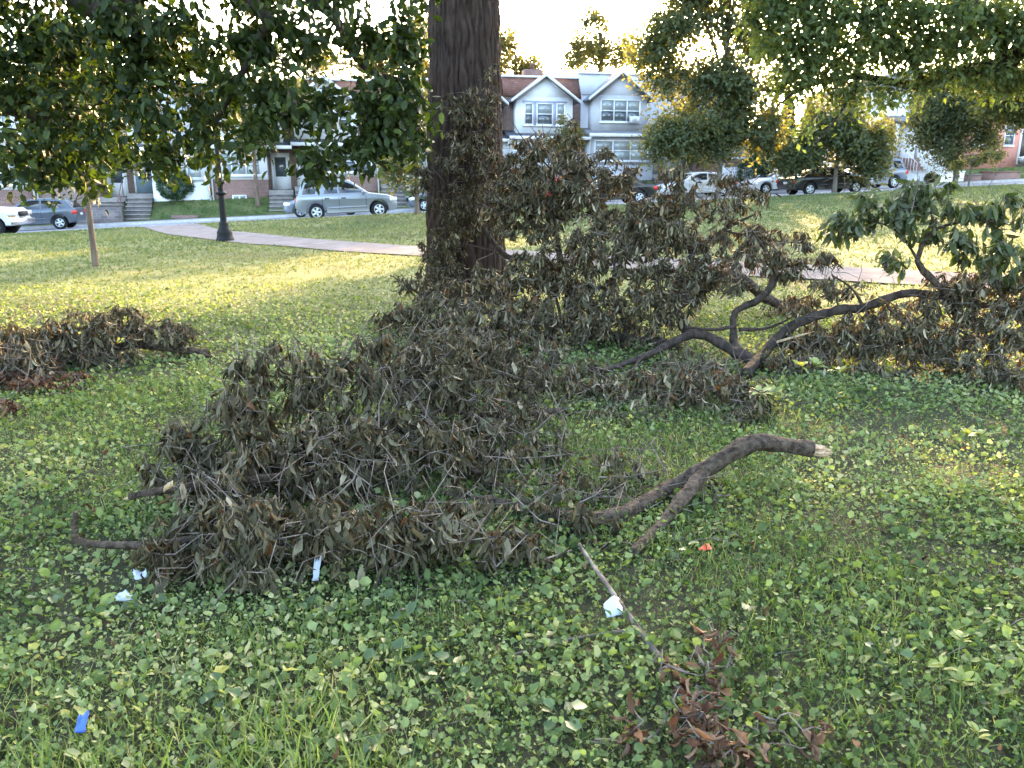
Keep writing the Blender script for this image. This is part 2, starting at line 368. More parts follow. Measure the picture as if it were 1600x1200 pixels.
def twig_leaves(rg, tw, per, spread, t0=.35):
    pos, ax = [], []
    for P, R in tw:
        m = rg.poisson(per * rg.gamma(1.6, 1 / 1.6))
        if not m: continue
        t = t0 + (1 - t0) * rg.rand(m); x = t * (len(P) - 1); i = np.minimum(x.astype(int), len(P) - 2); f = (x - i)[:, None]
        q = P[i] * (1 - f) + P[i + 1] * f; pos.append(q + rg.normal(size=(m, 3)) * spread); ax.append(np.repeat(unit(P[-1] - P[0])[None], m, 0))
    return np.concatenate(pos), np.concatenate(ax)
def clear(px, py, Y, h):                                # a point on that line of sight that clears the ground by h
    p = at(px, py, Y)
    while p[2] < float(G(p[0], p[1])) + h and Y > 1.5: Y -= .02; p = at(px, py, Y)
    return p
def px_blobs(L):                                        # (px, py, metres ahead, half sizes in metres) -> world ellipsoids
    return [(*clear(b[0], b[1], b[2], b[5] * .75), *b[3:]) for b in L]
def limb(L):                                            # (px, py, metres ahead, radius) -> smooth limb
    return crom([(*clear(p[0], p[1], p[2], p[3] * .6 + .02), p[3]) for p in L], 6)
def knobbly(rg, l, amp=.12):
    l = l.copy(); l[:, 3] *= 1 + amp * (rg.rand(len(l)) - .5) * 2; l[:, :3] += rg.normal(size=(len(l), 3)) * l[:, 3:4] * amp; return l

DN, DL = 1.7, 2.0
def rough_tube(a, l, sides, amp=.2):
    l = crom(l, 3); a.tube(l[:, :3], l[:, 3], sides); v = a.v[-1]; k = len(l); ang = np.arange(sides) / sides
    s = np.concatenate([[0], np.cumsum(np.linalg.norm(np.diff(l[:, :3], axis=0), axis=1))]) / l[:, 3].mean()
    aa, ss = np.meshgrid(ang, s); aa2 = np.minimum(aa, 1 - aa) * 2
    n = (fbm(aa2 * 7 + 3, ss * .5 + 11) - .5) * 1.2 + (vn(aa2 * 14 + 31, ss * .35) - .5) * .7 + (vn(ss * .22, aa2 * 2 + 5) - .5) * .9
    c = np.repeat(l[:, :3], sides, 0); v[:] = c + (v - c) * (1 + amp * n.reshape(-1, 1) * 1.5)
def fallen(name, label, limbs, blobs, ntw, per, size, seed, cat='fallen branch', group=None, leafmat='wilt', T=None, key=None, nobj=300, bare=.2,
           down=2.6, wild=.6, spread=.02, rtip=.0021, rmax=.011, limbmat='deadbark', torn=(), sag=.08, tl=1.0):
    rg = np.random.RandomState(seed); T = T or T_WILT; key = key or leafmat
    limbs = [knobbly(rg, limb(l), .05) for l in limbs]; ntw = int(ntw * DN); per = per * DL
    for l in limbs: l[:, 2] = np.maximum(l[:, 2], G(l[:, 0], l[:, 1]) + l[:, 3] * .75)
    base = limbs[0][0, :3].copy(); base[2] = float(G(base[0], base[1]))
    root = empty(name, base, label=label, cat=cat, group=group)
    for i, l in enumerate(limbs):
        a = Acc(); rough_tube(a, l, 18); a.obj('limb' if i == 0 else 'side_limb', M[limbmat], root, base, smooth=True)
    for l, n in torn:                                   # pale splintered wood at a break
        a = Acc(); p = limb(l); d = p[-1, :3] - p[0, :3]; r = p[0, 3]; Ln = np.linalg.norm(d)
        for q in range(n):
            o = unit(rg.normal(size=3)) * r * rg.uniform(.1, .75); e = p[0, :3] + o * .9; f = p[0, :3] + d * rg.uniform(.35, 1.0) + o * 1.2
            a.tube([e - d * .5, (e + f) / 2 + rg.normal(size=3) * r * .12, f], [r * .30, r * .22, r * .02], 4)
        a.obj('torn_wood', M['rawwood'], root, base)
    tw = grow(rg, limbs, blobs, ntw, rmax, rtip, sag=sag)
    a = Acc()
    for P, R in tw: a.tube(P, R, 3, cap=False)
    for q in range(int(ntw * .20)):                     # long leafless twigs that stick out of the tangle
        P, R = tw[rg.randint(len(tw))]; p = P[rg.randint(1, 4)]; d = unit(rg.normal(size=3) * np.array([1, 1, .55]) + np.array([0, -.25, .15])) * rg.uniform(.12, .42) * tl
        m1, m2 = p + d * .4 + rg.normal(size=3) * .05 * tl, p + d * .75 + rg.normal(size=3) * .06 * tl; Q = np.array([p, m1, m2, p + d + np.array([0, 0, -.03])]); Q[:, 2] = np.maximum(Q[:, 2], G(Q[:, 0], Q[:, 1]) + .02)
        r_ = rg.uniform(1.0, 2.2) * rtip; a.tube(Q, np.linspace(r_, rtip * .6, 4), 4, cap=False)
    a.obj('twigs', M['twig'], root, base, smooth=True, kind='stuff')
    keep = [t for t in tw if rg.rand() > bare]
    pos, ax = twig_leaves(rg, keep, per, spread)
    n = len(pos); axis = unit(ax * .3 + rg.normal(size=(n, 3)) * wild * .55 + np.array([0, 0, -1.0]) * down * rg.uniform(.3, 1.2, (n, 1)))
    g = G(pos[:, 0], pos[:, 1]); sz = size * rg.uniform(.38, 1.25, n)
    low = np.clip((pos[:, 2] - g) / (.7 * size), 0, 1)[:, None]       # leaves that touch the soil lie down
    axis = unit(axis * np.concatenate([np.ones((n, 2)), np.where(axis[:, 2:] < 0, low, 1)], 1) + np.array([1e-3, 0, 0]))
    pos[:, 2] = np.maximum(pos[:, 2], g + .012)
    Fm = frames(axis, rg.normal(size=(n, 3)) + np.array([0, -.3, .4])); vi = rg.randint(0, len(T), n)
    score = sz / np.linalg.norm(pos - np.array([0, 0, EYE]), axis=1)
    order = np.argsort(-score); sep, rest = order[:nobj], order[nobj:]
    leaf_objs(T, key, M[leafmat], pos[sep], Fm[sep], sz[sep], vi[sep], root, base)
    if len(rest):
        a = Acc(); tn = np.array([t[2] for t in T])[vi]; tn = np.clip(tn + rg.normal(size=n) * .12, 0, 1)
        scatter(a, T, pos[rest], Fm[rest], sz[rest], vi[rest], tn[rest]); a.obj('foliage', M[leafmat], root, base, kind='stuff', tint=True)
    return root

def tree(name, label, base, trunk, limbs, blobs, ntw, per, size, seed, leafmat, barkmat='greybark', T=None, key=None, nobj=0, spread=.25, group=None, cat='tree', rtip=.004, rmax=.06, sag=.12, updown=.25, trunk_sides=12, trunk_mesh=None, twigs=True):
    """trunk, limbs: world-space (x,y,z,r) point lists; blobs: world ellipsoids."""
    rg = np.random.RandomState(seed); T = T or T_FAR; base = np.asarray(base, float)
    root = empty(name, base, label=label, cat=cat, group=group)
    tr = crom(trunk, 5)
    if trunk_mesh: trunk_mesh(root, base)
    else:
        a = Acc(); a.tube(tr[:, :3], tr[:, 3], trunk_sides); a.obj('trunk', M[barkmat], root, base, smooth=True)
    ls = [crom(l, 6) for l in limbs]
    for l in ls:
        a = Acc(); k = knobbly(rg, l, .08); a.tube(k[:, :3], k[:, 3], 8); a.obj('limb', M[barkmat], root, base, smooth=True)
    tw = grow(rg, ls + [tr[len(tr) // 2:]], blobs, ntw, rmax, rtip, sag=sag)
    if twigs:
        a = Acc()
        for P, R in tw: a.tube(P, R, 3, cap=False)
        a.obj('twigs', M[barkmat], root, base, smooth=True, kind='stuff')
    pos, ax = twig_leaves(rg, tw, per, spread, .3)
    n = len(pos); axis = unit(ax * .4 + rg.normal(size=(n, 3)) * .8 + np.array([0, 0, -updown])); sz = size * rg.uniform(.65, 1.3, n)
    Fm = frames(axis, rg.normal(size=(n, 3)) * .7 + np.array([0, 0, 1.0])); vi = rg.randint(0, len(T), n)
    tn = np.clip(np.array([t[2] for t in T])[vi] * .7 + .3 * rg.rand(n), 0, 1)
    order = np.argsort(-sz / np.linalg.norm(pos - np.array([0, 0, EYE]), axis=1))
    inpx = np.array([0 <= to_px(p)[0] <= 1600 and 0 <= to_px(p)[1] <= 1200 for p in pos]) if nobj else None
    if nobj:
        order = np.concatenate([order[inpx[order]], order[~inpx[order]]])
    sep, rest = order[:nobj], order[nobj:]
    a = Acc(); scatter(a, T, pos[rest], Fm[rest], sz[rest], vi[rest], tn[rest]); cr = a.obj('crown', M[leafmat], root, base, tint=True)
    if nobj: leaf_objs(T, key or leafmat, M[leafmat], pos[sep], Fm[sep], sz[sep], vi[sep], cr, base)
    return root
from mathutils.geometry import tessellate_polygon
# ------------------------------------------------------------------ the ground, path and street
def ground_mat():
    m, nt, b, out = mat_new('ground_soil_and_turf'); L = nt.links.new
    tc = N(nt, 'TexCoord')
    def nz(sc, d=5):
        n = N(nt, 'TexNoise'); n.inputs['Scale'].default_value = sc; n.inputs['Detail'].default_value = d; L(tc.outputs['Object'], n.inputs[0]); return n.outputs[0]
    turf = ramp(nt, nz(1.1), [(.3, (.050, .070, .024)), (.5, (.085, .105, .038)), (.72, (.15, .14, .062))])
    soil = ramp(nt, nz(9), [(.3, (.018, .016, .010)), (.7, (.050, .044, .028))])
    at_ = N(nt, 'Attribute', attribute_name='tint')
    mx = N(nt, 'Mix', data_type='RGBA'); L(at_.outputs['Fac'], mx.inputs[0]); L(soil, mx.inputs[6]); L(turf, mx.inputs[7])
    L(mx.outputs[2], b.inputs['Base Color']); b.inputs['Roughness'].default_value = .95; b.inputs['Specular IOR Level'].default_value = .1
    bp = N(nt, 'Bump'); bp.inputs['Strength'].default_value = .9; bp.inputs['Distance'].default_value = .05; L(nz(26, 6), bp.inputs['Height']); L(bp.outputs[0], b.inputs['Normal'])
    return m
M['ground'] = ground_mat()
def grid_mesh(name, S, R, zf, m, kind='structure', tintf=None):
    S, R = np.array(S), np.array(R); ss, rr = np.meshgrid(S, R); x = ORG[0] + TV[0] * ss + NV[0] * rr; y = ORG[1] + TV[1] * ss + NV[1] * rr
    z = zf(x, y, ss, rr); v = np.stack([x, y, z], -1).reshape(-1, 3); c = len(S); i = (np.arange(len(R) - 1)[:, None] * c + np.arange(c - 1)[None]).ravel()
    q = np.stack([i, i + 1, i + c + 1, i + c], -1)
    o = obj(name, mesh_np(name, v, q, tintf(x, y, ss, rr).ravel() if tintf else None, True), m, None, kind); return o
cols = np.concatenate([[-900, -300, -150, -80], np.arange(-52, 60, .55), [75, 110, 180, 350, 900]])
rows = np.concatenate([[-400, -150, -90, -70, -55], np.arange(-46, -.4, .5), [-.16, -.155, 4, 10.42, 10.425], np.arange(10.8, 20, .5), [30, 60, 150, 500, 1600]])
def gz(x, y, s, r):
    z = G(x, y); return np.where((r > -.158) & (r < 10.423), z - .5, z)
grid_mesh('ground', cols, rows, gz, M['ground'], tintf=lambda x, y, s, r: np.clip(.12 + sst(7, 13, y) * (1.25 - .9 * sst(.52, .75, fbm(x * .3 + 5, y * .3 + 3))), 0, 1))
M['asphalt'] = mat('worn_asphalt', (.19, .185, .20), .9, (.30, .29, .305), 3, 8, bump=.3, bscale=60, spec=0)
M['concrete'] = mat('pale_concrete', (.17, .15, .14), .9, (.25, .225, .205), 2, 8, bump=.25, bscale=50, spec=0)
M['riser'] = mat('step_riser_shaded', (.10, .088, .082), .9, (.15, .132, .125), 3, 6, spec=0); M['tread'] = mat('step_tread_lit', (.25, .225, .21), .9, (.33, .30, .28), 3, 6, spec=0)  # treads paler, risers darker: light from above put into the colours
M['kerb'] = mat('kerb_stone', (.30, .28, .27), .9, (.42, .40, .38), 5, 6, bump=.3)
M['pathmat'] = mat('path_paving', (.13, .117, .114), .95, (.195, .176, .172), 2.5, 8, bump=.35, bscale=70, spec=0)
sc_ = np.arange(-55, 65, 1.0)
grid_mesh('street', sc_, np.arange(0, 8.61, .86), lambda x, y, s, r: base_h(x, y) - .10 + .05 * (1 - ((r - 4.3) / 4.3) ** 2), M['asphalt'])
def strip(name, r0, r1, z0, z1, m, s0=-55, s1=64, seg=1.0):
    S = np.arange(s0, s1 + .01, seg); a = Acc(); v = []
    for s in S:
        for r, z in ((r0, z0), (r0, z1), (r1, z1), (r1, z0)):
            p = SR(s, r); v.append((p[0], p[1], float(base_h(p[0], p[1])) + z))
    q = []
    for i in range(len(S) - 1):
        b = i * 4; q += [(b, b + 4, b + 5, b + 1), (b + 1, b + 5, b + 6, b + 2), (b + 2, b + 6, b + 7, b + 3)]
    a.quads(v, q); o = a.obj(name, m); o['kind'] = 'structure'; return o
strip('kerb', -.16, 0, -.3, .035, M['kerb'])
strip('kerb_far', 8.6, 8.76, -.3, .035, M['kerb'])
strip('pavement_far', 8.76, 10.43, -.3, .045, M['concrete'])
PATH = np.array([on_ground(*p)[:2] for p in ((283, 358), (330, 366), (400, 374), (520, 384), (665, 394), (800, 401), (960, 410), (1150, 421), (1300, 428), (1450, 436), (1680, 449))])
PATH = np.vstack([PATH[0] + (PATH[0] - PATH[1]) * 1.2, PATH, PATH[-1] + (PATH[-1] - PATH[-2]) * 3])
PC = crom(PATH, 16); tg = np.gradient(PC, axis=0); tg /= np.linalg.norm(tg, axis=1)[:, None]; pn = np.stack([-tg[:, 1], tg[:, 0]], -1)
PW = 0.95
def path_obj():
    v, q = [], []
    for i in range(len(PC)):
        for k, o in enumerate((-1, -.5, 0, .5, 1)):
            p = PC[i] + pn[i] * PW * o; v.append((p[0], p[1], float(G(p[0], p[1])) + .022))
    for i in range(len(PC) - 1):
        for k in range(4): b = i * 5 + k; q.append((b, b + 1, b + 6, b + 5))
    a = Acc(); a.quads(v, q); o = a.obj('path', M['pathmat'], smooth=True); o['kind'] = 'structure'
path_obj()
def off_path(x, y, m=.0):
    d = np.full(len(x), 9e9)
    for p in PC: d = np.minimum(d, (x - p[0]) ** 2 + (y - p[1]) ** 2)
    return d > (PW + m) ** 2

# ------------------------------------------------------------------ houses
M['brick'] = brick_mat('brown_brick', (.150, .082, .066), (.215, .120, .095), (.28, .25, .23))
M['brick_red'] = brick_mat('red_brick', (.155, .068, .055), (.205, .092, .072), (.27, .23, .20))
M['brick_tan'] = brick_mat('tan_stone', (.30, .25, .20), (.38, .32, .26), (.42, .38, .34), .4, .16)
M['stone'] = brick_mat('dark_stone_wall', (.13, .105, .10), (.21, .17, .16), (.24, .22, .21), .35, .14)
M['shingle'] = brick_mat('red_brown_shingle', (.17, .070, .050), (.23, .105, .075), (.07, .04, .03), .3, .13)
M['greyshingle'] = brick_mat('grey_shingle', (.17, .17, .19), (.23, .23, .25), (.09, .09, .1), .3, .13)
M['darkroof'] = mat('dark_felt_roof', (.045, .045, .055), .9, (.085, .085, .10), 6, 5)
M['white'] = mat('white_paint', (.60, .60, .62), .55, (.68, .68, .70), 3, 4)
M['siding'] = mat('white_siding', (.62, .62, .66), .6, (.70, .70, .73), 2, 4, lines=.14)
M['greysiding'] = mat('grey_siding', (.38, .39, .44), .55, (.46, .47, .52), 2, 4, lines=.16)
M['stucco'] = mat('grey_stucco', (.40, .40, .44), .9, (.52, .52, .55), 1.2, 7, (1, 1, .5), bump=.2, bscale=60)
M['blind'] = mat('window_blind', (.42, .43, .42), .7, (.52, .53, .52), 4, 2)
M['glass'] = mat('window_glass', (.045, .055, .065), .06, (.085, .10, .11), 1.5, 2, spec=.9)
M['glass_blind'] = mat('window_glass_over_blind', (.22, .25, .26), .08, (.29, .31, .31), 1.5, 2, spec=.8)
M['door_blue'] = mat('blue_grey_door', (.16, .22, .27), .5, (.20, .26, .31), 3, 3)
M['door_white'] = mat('white_door', (.68, .69, .72), .45, (.76, .77, .79), 3, 3)
M['lav'] = mat('lavender_trim', (.28, .28, .40), .6, (.34, .34, .46), 4, 3)
M['soffit'] = mat('grey_soffit', (.40, .40, .42), .7, (.50, .50, .52), 4, 3)
M['iron'] = mat('wrought_iron', (.035, .025, .025), .5, (.06, .045, .045), 12, 4, metal=.3)
M['rusty'] = mat('rusty_rail', (.14, .055, .045), .7, (.20, .085, .07), 12, 4)
M['salmon'] = mat('salmon_render', (.48, .20, .155), .85, (.55, .245, .19), 2, 6)
FR = 14.5                                               # second-storey front plane, metres behind the near kerb
def Zs(s, r):
    p = SR(s, r); return float(base_h(p[0], p[1]))
def bx(root, name, m, *a, **k):
    ac = Acc(); ac.box(*a); return ac.obj(name, M[m], root, **k)
def window(root, x0, x1, z0, z1, y, lights=1, fm='white', gm=('glass_blind', 'glass'), fw=.08, name='window'):
    """a sash window in the plane y (front is -y): frame, meeting rails, panes"""
    a = Acc(); d0, d1 = y - .06, y + .02
    a.box(x0, x1, d0, d1, z0, z0 + fw); a.box(x0, x1, d0, d1, z1 - fw, z1)
    wl = (x1 - x0 - fw) / lights
    for i in range(lights + 1): a.box(x0 + wl * i, x0 + wl * i + fw, d0 + .002, d1, z0 + fw, z1 - fw)
    zm = (z0 + z1) / 2
    for i in range(lights): a.box(x0 + wl * i + fw, x0 + wl * (i + 1), d0 + .012, d1, zm - .03, zm + .03)
    w = a.obj(name, M[fm], root)
    s = Acc(); s.box(x0 - .06, x1 + .06, y - .12, y + .01, z0 - .07, z0 - .001); s.obj('sill', M[fm], w)
    for i in range(lights):
        for (a0, a1, g) in ((z0 + fw, zm - .03, gm[1]), (zm + .03, z1 - fw, gm[0])):
            p = Acc(); p.box(x0 + wl * i + fw, x0 + wl * (i + 1), y - .022, y + .012, a0, a1); p.obj('pane', M[g], w)
    return w
def door(root, x0, x1, z0, z1, y, m='door_white', glass=True):
    a = Acc(); a.box(x0 - .09, x0, y - .07, y + .02, z0, z1 + .09); a.box(x1, x1 + .09, y - .07, y + .02, z0, z1 + .09); a.box(x0, x1, y - .068, y + .02, z1, z1 + .088)
    d = bx(root, 'door', m, x0, x1, y - .03, y + .02, z0, z1)
    a.obj('frame', M['white'], d)
    if glass: bx(d, 'pane', 'glass', x0 + .14, x1 - .14, y - .036, y - .025, z0 + .75, z1 - .16)
    bx(d, 'handle', 'iron', x1 - .13, x1 - .09, y - .09, y - .031, z0 + .95, z0 + 1.09)
def gable_dormer(root, cx, hw, zb, ze, zp, yf, wallm, trim, roofm, wins, soff=True):
    """projecting bay with a gabled roof: front wall at yf, body back to y=0"""
    a = Acc(); a.box(cx - hw, cx + hw, yf, .3, zb, ze); a.prism([(cx - hw, ze), (cx + hw, ze), (cx, zp - .16)], 'y', yf, 1.4)
    a.obj('bay', M[wallm], root)
    ov = .38; k = (zp - ze) / hw
    a = Acc()
    for sg in (-1, 1):
        xo, zo = cx + sg * (hw + ov), ze - k * ov * .9
        a.prism([(cx, zp + .02), (xo, zo + .02), (xo, zo - .1), (cx, zp - .13)], 'y', yf - .36, 2.2)
    r = a.obj('dormer_roof', M[roofm], root)
    a = Acc()
    for sg in (-1, 1):
        xo, zo = cx + sg * (hw + ov + .02), ze - k * ov * .9
        a.prism([(cx, zp + .05), (xo, zo + .05), (xo, zo - .13), (cx, zp - .16)], 'y', yf - .42, yf - .361)
    a.obj('bargeboard', M[trim], r)
    for (x0, x1, z0, z1, n) in wins: window(root, cx + x0, cx + x1, z0, z1, yf - .004, n)
def rowhouse(px0, px1, label, style):
    s0, s1 = s_at(px0, FR), s_at(px1, FR); W = s1 - s0 - .004
    zf = Zs((s0 + s1) / 2, FR) + 1.42; p = SR(s0, FR); root = empty('row_house', (p[0], p[1], zf), ANG, label=label, cat='house', group='row houses across the street')
    st = style; mir = st.get('mirror', False)
    X = lambda u: (W - u if mir else u)
    def XR(a, b): a, b = X(a), X(b); return (min(a, b), max(a, b))
    wm = st['wall']; top = 6.35 + st.get('up', 0)
    bx(root, 'wall', wm, 0, W, 0, 9, -2.2, 5.05)
    a = Acc(); a.prism([(-.10, 5.05), (.55, top - .1), (9, top - .1), (9, 5.05)], 'x', 0.001, W - .001); a.obj('roof', M[st['mansard']], root)
    bx(root, 'coping', 'white', -.02, W + .02, .42, .78, top - .1, top + .02)
    dc = X(st.get('dc', W * .5)) if 'dcpx' not in st else s_at(st['dcpx'], FR - .9) - s0
    hw = st.get('hw', 1.85)
    zb, ze, zp = 2.75, 4.95, 6.30 + st.get('up', 0)
    wins = st.get('wins', [(-1.35, -.75, 3.25, 4.6, 1), (-.55, .55, 3.25, 4.6, 1), (.75, 1.35, 3.25, 4.6, 1)])
    gable_dormer(root, dc, hw, zb, ze, zp, -.9, st['bay'], 'white', st.get('roof', 'greyshingle'), wins)
    if st.get('lav'):
        a = Acc(); a.box(dc - 1.46, dc + 1.46, -.925, -.902, 3.13, 3.235); a.box(dc - 1.46, dc + 1.46, -.925, -.902, 4.61, 4.72)
        for q in (-.74, .56): a.box(dc + q, dc + q + .18, -.925, -.902, 3.24, 4.6)
        a.obj('window_surround', M['lav'], root)
    # pent roof over the ground floor
    a = Acc(); a.prism([(-1.95, 2.42), (-1.95, 2.52), (0, 2.98), (.02, 2.42)], 'x', -.02, W + .02); a.obj('porch_roof', M[st.get('pent', 'darkroof')], root)
    a = Acc(); a.box(-.03, W + .03, -2.02, -1.952, 2.34, 2.54); a.obj('gutter', M['white'], root)
    # ground-floor front: enclosed porch with a band of windows and the entrance at one end
    d0, d1 = XR(.28, 1.2)
    pm, po = st['porch'], st.get('base', 'brick_red')
    e0, e1 = XR(1.45, W - .05)
    bx(root, 'porch_wall', po, e0, e1, -1.7, -.002, -2.2, .62)
    bx(root, 'porch_front', pm, e0 + .003, e1 - .003, -1.68, -.004, .621, 2.418)
    wx0, wx1 = e0 + .35, e1 - .35
    window(root, wx0, wx1, .85, 2.15, -1.684, 3, gm=st.get('gm', ('glass_blind', 'glass_blind')))
    if st.get('basement'): window(root, (e0 + e1) / 2 - .5, (e0 + e1) / 2 + .3, -.75, -.25, -1.704, 2)
    door(root, d0, d1, .05, 2.1, -.004, st.get('door', 'door_white'))
    bx(root, 'landing', 'concrete', *XR(.05, 1.44), -1.7, -.006, -2.2, .03)
    n = 6; z0 = 0.03; drop = .22
    for i in range(n):
        zt_ = z0 - drop * (i + 1); xa, xb = XR(.1, 1.40); sp = bx(root, 'step', 'riser', xa, xb, -1.7 - .3 * (i + 1), -1.701 - .3 * i, -2.2, zt_ - .05)
        bx(sp, 'tread', 'tread', xa - .03, xb + .03, -1.7 - .3 * (i + 1) - .035, -1.701 - .3 * i, zt_ - .049, zt_)
    if st.get('rail'):
        a = Acc(); xr = X(.12)
        for i in (0, 3, 6): a.tube([(xr, -1.75 - .3 * i, .03 - drop * i), (xr, -1.75 - .3 * i, .95 - drop * i)], .02, 6)
        a.tube([(xr, -1.72, .95), (xr, -3.6, .95 - drop * 6)], .025, 6); a.tube([(xr, -1.72, .45), (xr, -3.6, .45 - drop * 6)], .015, 6); a.obj('handrail', M['rusty'], root)
    a = Acc(); xd = X(W - .08); a.tube([(xd, -2.0, 2.35), (xd, -1.80, 2.2), (xd, -1.80, -1.1)], .05, 8); a.obj('downspout', M['white'], root)
    if st.get('chimney'):
        a = Acc(); cx = W * .55; a.box(cx - .6, cx + .6, 3, 4, top - .2, top + .75); c = a.obj('chimney', M['brick_red'], root)
        a = Acc(); a.lathe([(.14, top + .75), (.14, top + 1.1), (.17, top + 1.12), (.17, top + 1.2)], cx, 3.5, 10); a.obj('chimney_pot', M['brick_red'], c)
    if st.get('ac'):
        a = Acc(); ax_ = dc + .62; a.box(ax_, ax_ + .62, -1.28, -.97, 3.26, 3.66); u = a.obj('air_conditioner', M['white'], root)
        bx(u, 'grille', 'blind', ax_ + .08, ax_ + .40, -1.286, -1.279, 3.32, 3.60)
        bx(root, 'mailbox', 'iron', d0 - .4, d0 - .18, -.12, -.008, 1.1, 1.5)
    return root
B = 'brick'
rowhouse(-68, 70, 'brown brick row house behind the white truck, mostly hidden by foliage', dict(wall=B, mansard='shingle', bay='siding', porch='siding', basement=False, mirror=False))
rowhouse(70, 205, 'brown brick row house with white storm door at the top of the steps', dict(wall=B, mansard='shingle', bay='siding', porch='brick', base='brick', mirror=True, rail=True))
rowhouse(205, 335, 'row house with blue grey door and white sided porch behind the round hedge', dict(wall=B, mansard='shingle', bay='siding', porch='siding', base='siding', door='door_blue', dcpx=255))
rowhouse(335, 460, 'row house with red brick porch and small basement window behind the lamp post', dict(wall=B, mansard='shingle', bay='siding', porch='siding', basement=True, mirror=True))
rowhouse(460, 590, 'row house with white gabled dormer directly above the silver vehicle', dict(wall=B, mansard='shingle', bay='siding', porch='stucco', dcpx=514, gm=('glass', 'glass')))
rowhouse(590, 686, 'row house with tan stone porch left of the big trunk', dict(wall=B, mansard='shingle', bay='siding', porch='brick_tan', base='brick_tan', hw=1.45, wins=[(-.9, .9, 3.25, 4.6, 2)]))
rowhouse(686, 786, 'row house mostly hidden behind the big trunk, dormer eave showing', dict(wall=B, mansard='shingle', bay='siding', porch='siding', hw=1.6, dcpx=745, wins=[(-1.1, 1.1, 3.25, 4.6, 2)]))
rowhouse(786, 905, 'brick row house with white dormer, lavender window trim and chimney', dict(wall=B, mansard='shingle', bay='siding', porch='siding', lav=True, dcpx=850, chimney=True, mirror=True, base='brick'))
rowhouse(905, 1034, 'pale grey stucco row house with air conditioner in the dormer window', dict(wall='stucco', mansard='stucco', bay='stucco', porch='greysiding', base='greysiding', dcpx=965, up=.12, ac=True, mirror=True, pent='greyshingle', wins=[(-1.35, 1.40, 3.3, 4.7, 3)], gm=('glass_blind', 'glass_blind')))
rowhouse(1034, 1160, 'grey row house hidden behind the street tree with two trunks', dict(wall='stucco', mansard='stucco', bay='stucco', porch='greysiding', pent='greyshingle'))

def cottage():                                          # white house with red brick steps on the right
    s0, s1 = s_at(1345, FR), s_at(1478, FR); W = s1 - s0; p = SR(s0, FR); zf = Zs((s0 + s1) / 2, FR) + 1.75
    root = empty('white_house', (p[0], p[1], zf), ANG, label='white sided house with red brick entrance steps and white railings', cat='house')
    bx(root, 'wall', 'siding', 0, W, 0, 8, -2.4, 4.7)
    a = Acc(); a.prism([(-.4, 4.7), (W + .4, 4.7), (W / 2, 6.2)], 'y', -.3, 8.3); a.obj('roof', M['greyshingle'], root)
    window(root, .5, 1.3, 3.2, 4.6, -.004, 1); window(root, 3.3, 4.3, 3.2, 4.6, -.004, 1); window(root, .3, 1.1, .7, 2.2, -.004, 1)
    door(root, 2.0, 2.95, .02, 2.15, -.004)
    bx(root, 'porch_post', 'white', 3.35, 3.52, -1.25, -1.08, .0, 2.4); bx(root, 'porch_post', 'white', 1.55, 1.72, -1.25, -1.08, .0, 2.4)
    a = Acc(); a.prism([(-1.45, 2.41), (-1.45, 2.52), (-.002, 2.95), (-.002, 2.41)], 'x', 1.3, 3.8); a.obj('porch_roof', M['greyshingle'], root)
    bx(root, 'landing', 'brick_red', 1.4, 3.7, -1.3, -.006, -2.4, -.01)
    for i in range(6): bx(root, 'step', 'brick_red', 2.0, 3.3, -1.3 - .3 * (i + 1), -1.301 - .3 * i, -2.4, -.2 - .2 * i)
    for xx in (1.96, 3.36):
        a = Acc()
        for i in range(7): a.tube([(xx, -1.35 - .3 * i, -.1 - .2 * i), (xx, -1.35 - .3 * i, .85 - .2 * i)], .022, 6)
        a.tube([(xx, -1.25, .87), (xx, -3.2, .87 - 1.3)], .04, 6); a.obj('handrail', M['white'], root)
cottage()
def salmon_house():
    s0, s1 = s_at(1500, FR + 1), s_at(1583, FR + 1); W = s1 - s0; p = SR(s0, FR + 1); zf = Zs(s1, FR) + 1.6
    root = empty('salmon_house', (p[0], p[1], zf), ANG, label='salmon coloured house with white corner trim at the right edge', cat='house')
    bx(root, 'wall', 'salmon', 0, W, 0, 8, -2, 5.0); bx(root, 'corner_board', 'white', W - .02, W + .16, -.03, .2, -.6, 5.0)
    a = Acc(); a.prism([(-.3, 5.0), (W + .4, 5.0), (W / 2, 6.6)], 'y', -.3, 8.3); a.obj('roof', M['greyshingle'], root)
    window(root, W - 1.5, W - .55, .75, 2.25, -.004, 1, gm=('glass', 'glass')); window(root, .6, 1.6, .75, 2.25, -.004, 1); window(root, W - 1.6, W - .6, 3.3, 4.5, -.004, 1)
    root2 = empty('garage', (*(SR(s1 + 3.4, FR + 4)), zf), ANG, label='dark garage behind the white car at the right edge', cat='garage')
    bx(root2, 'wall', 'stone', -2.6, 6, 0, 5, -1.5, 2.6); bx(root2, 'garage_door', 'iron', -2.0, 1.2, -.05, -.003, -.4, 2.1); bx(root2, 'roof', 'darkroof', -2.8, 6.2, -.25, 5.2, 2.6, 2.8)
salmon_house()
def wall_thing(name, label, px0, px1, r0, r1, h, m, cap=None, cat='wall', dz=0.0):
    s0, s1 = s_at(px0, r0), s_at(px1, r0); p = SR(s0, r0); z = Zs((s0 + s1) / 2, r0)
    root = empty(name, (p[0], p[1], z), ANG, label=label, cat=cat)
    bx(root, 'wall_body', m, 0, s1 - s0, 0, r1 - r0, -.7, h + dz)
    if cap: bx(root, 'coping', cap, -.04, s1 - s0 + .04, -.05, r1 - r0 + .05, h + dz, h + dz + .07)
wall_thing('stone_wall', 'dark stone retaining wall beside the left steps', 88, 184, 10.5, 10.9, .95, 'stone', 'concrete')
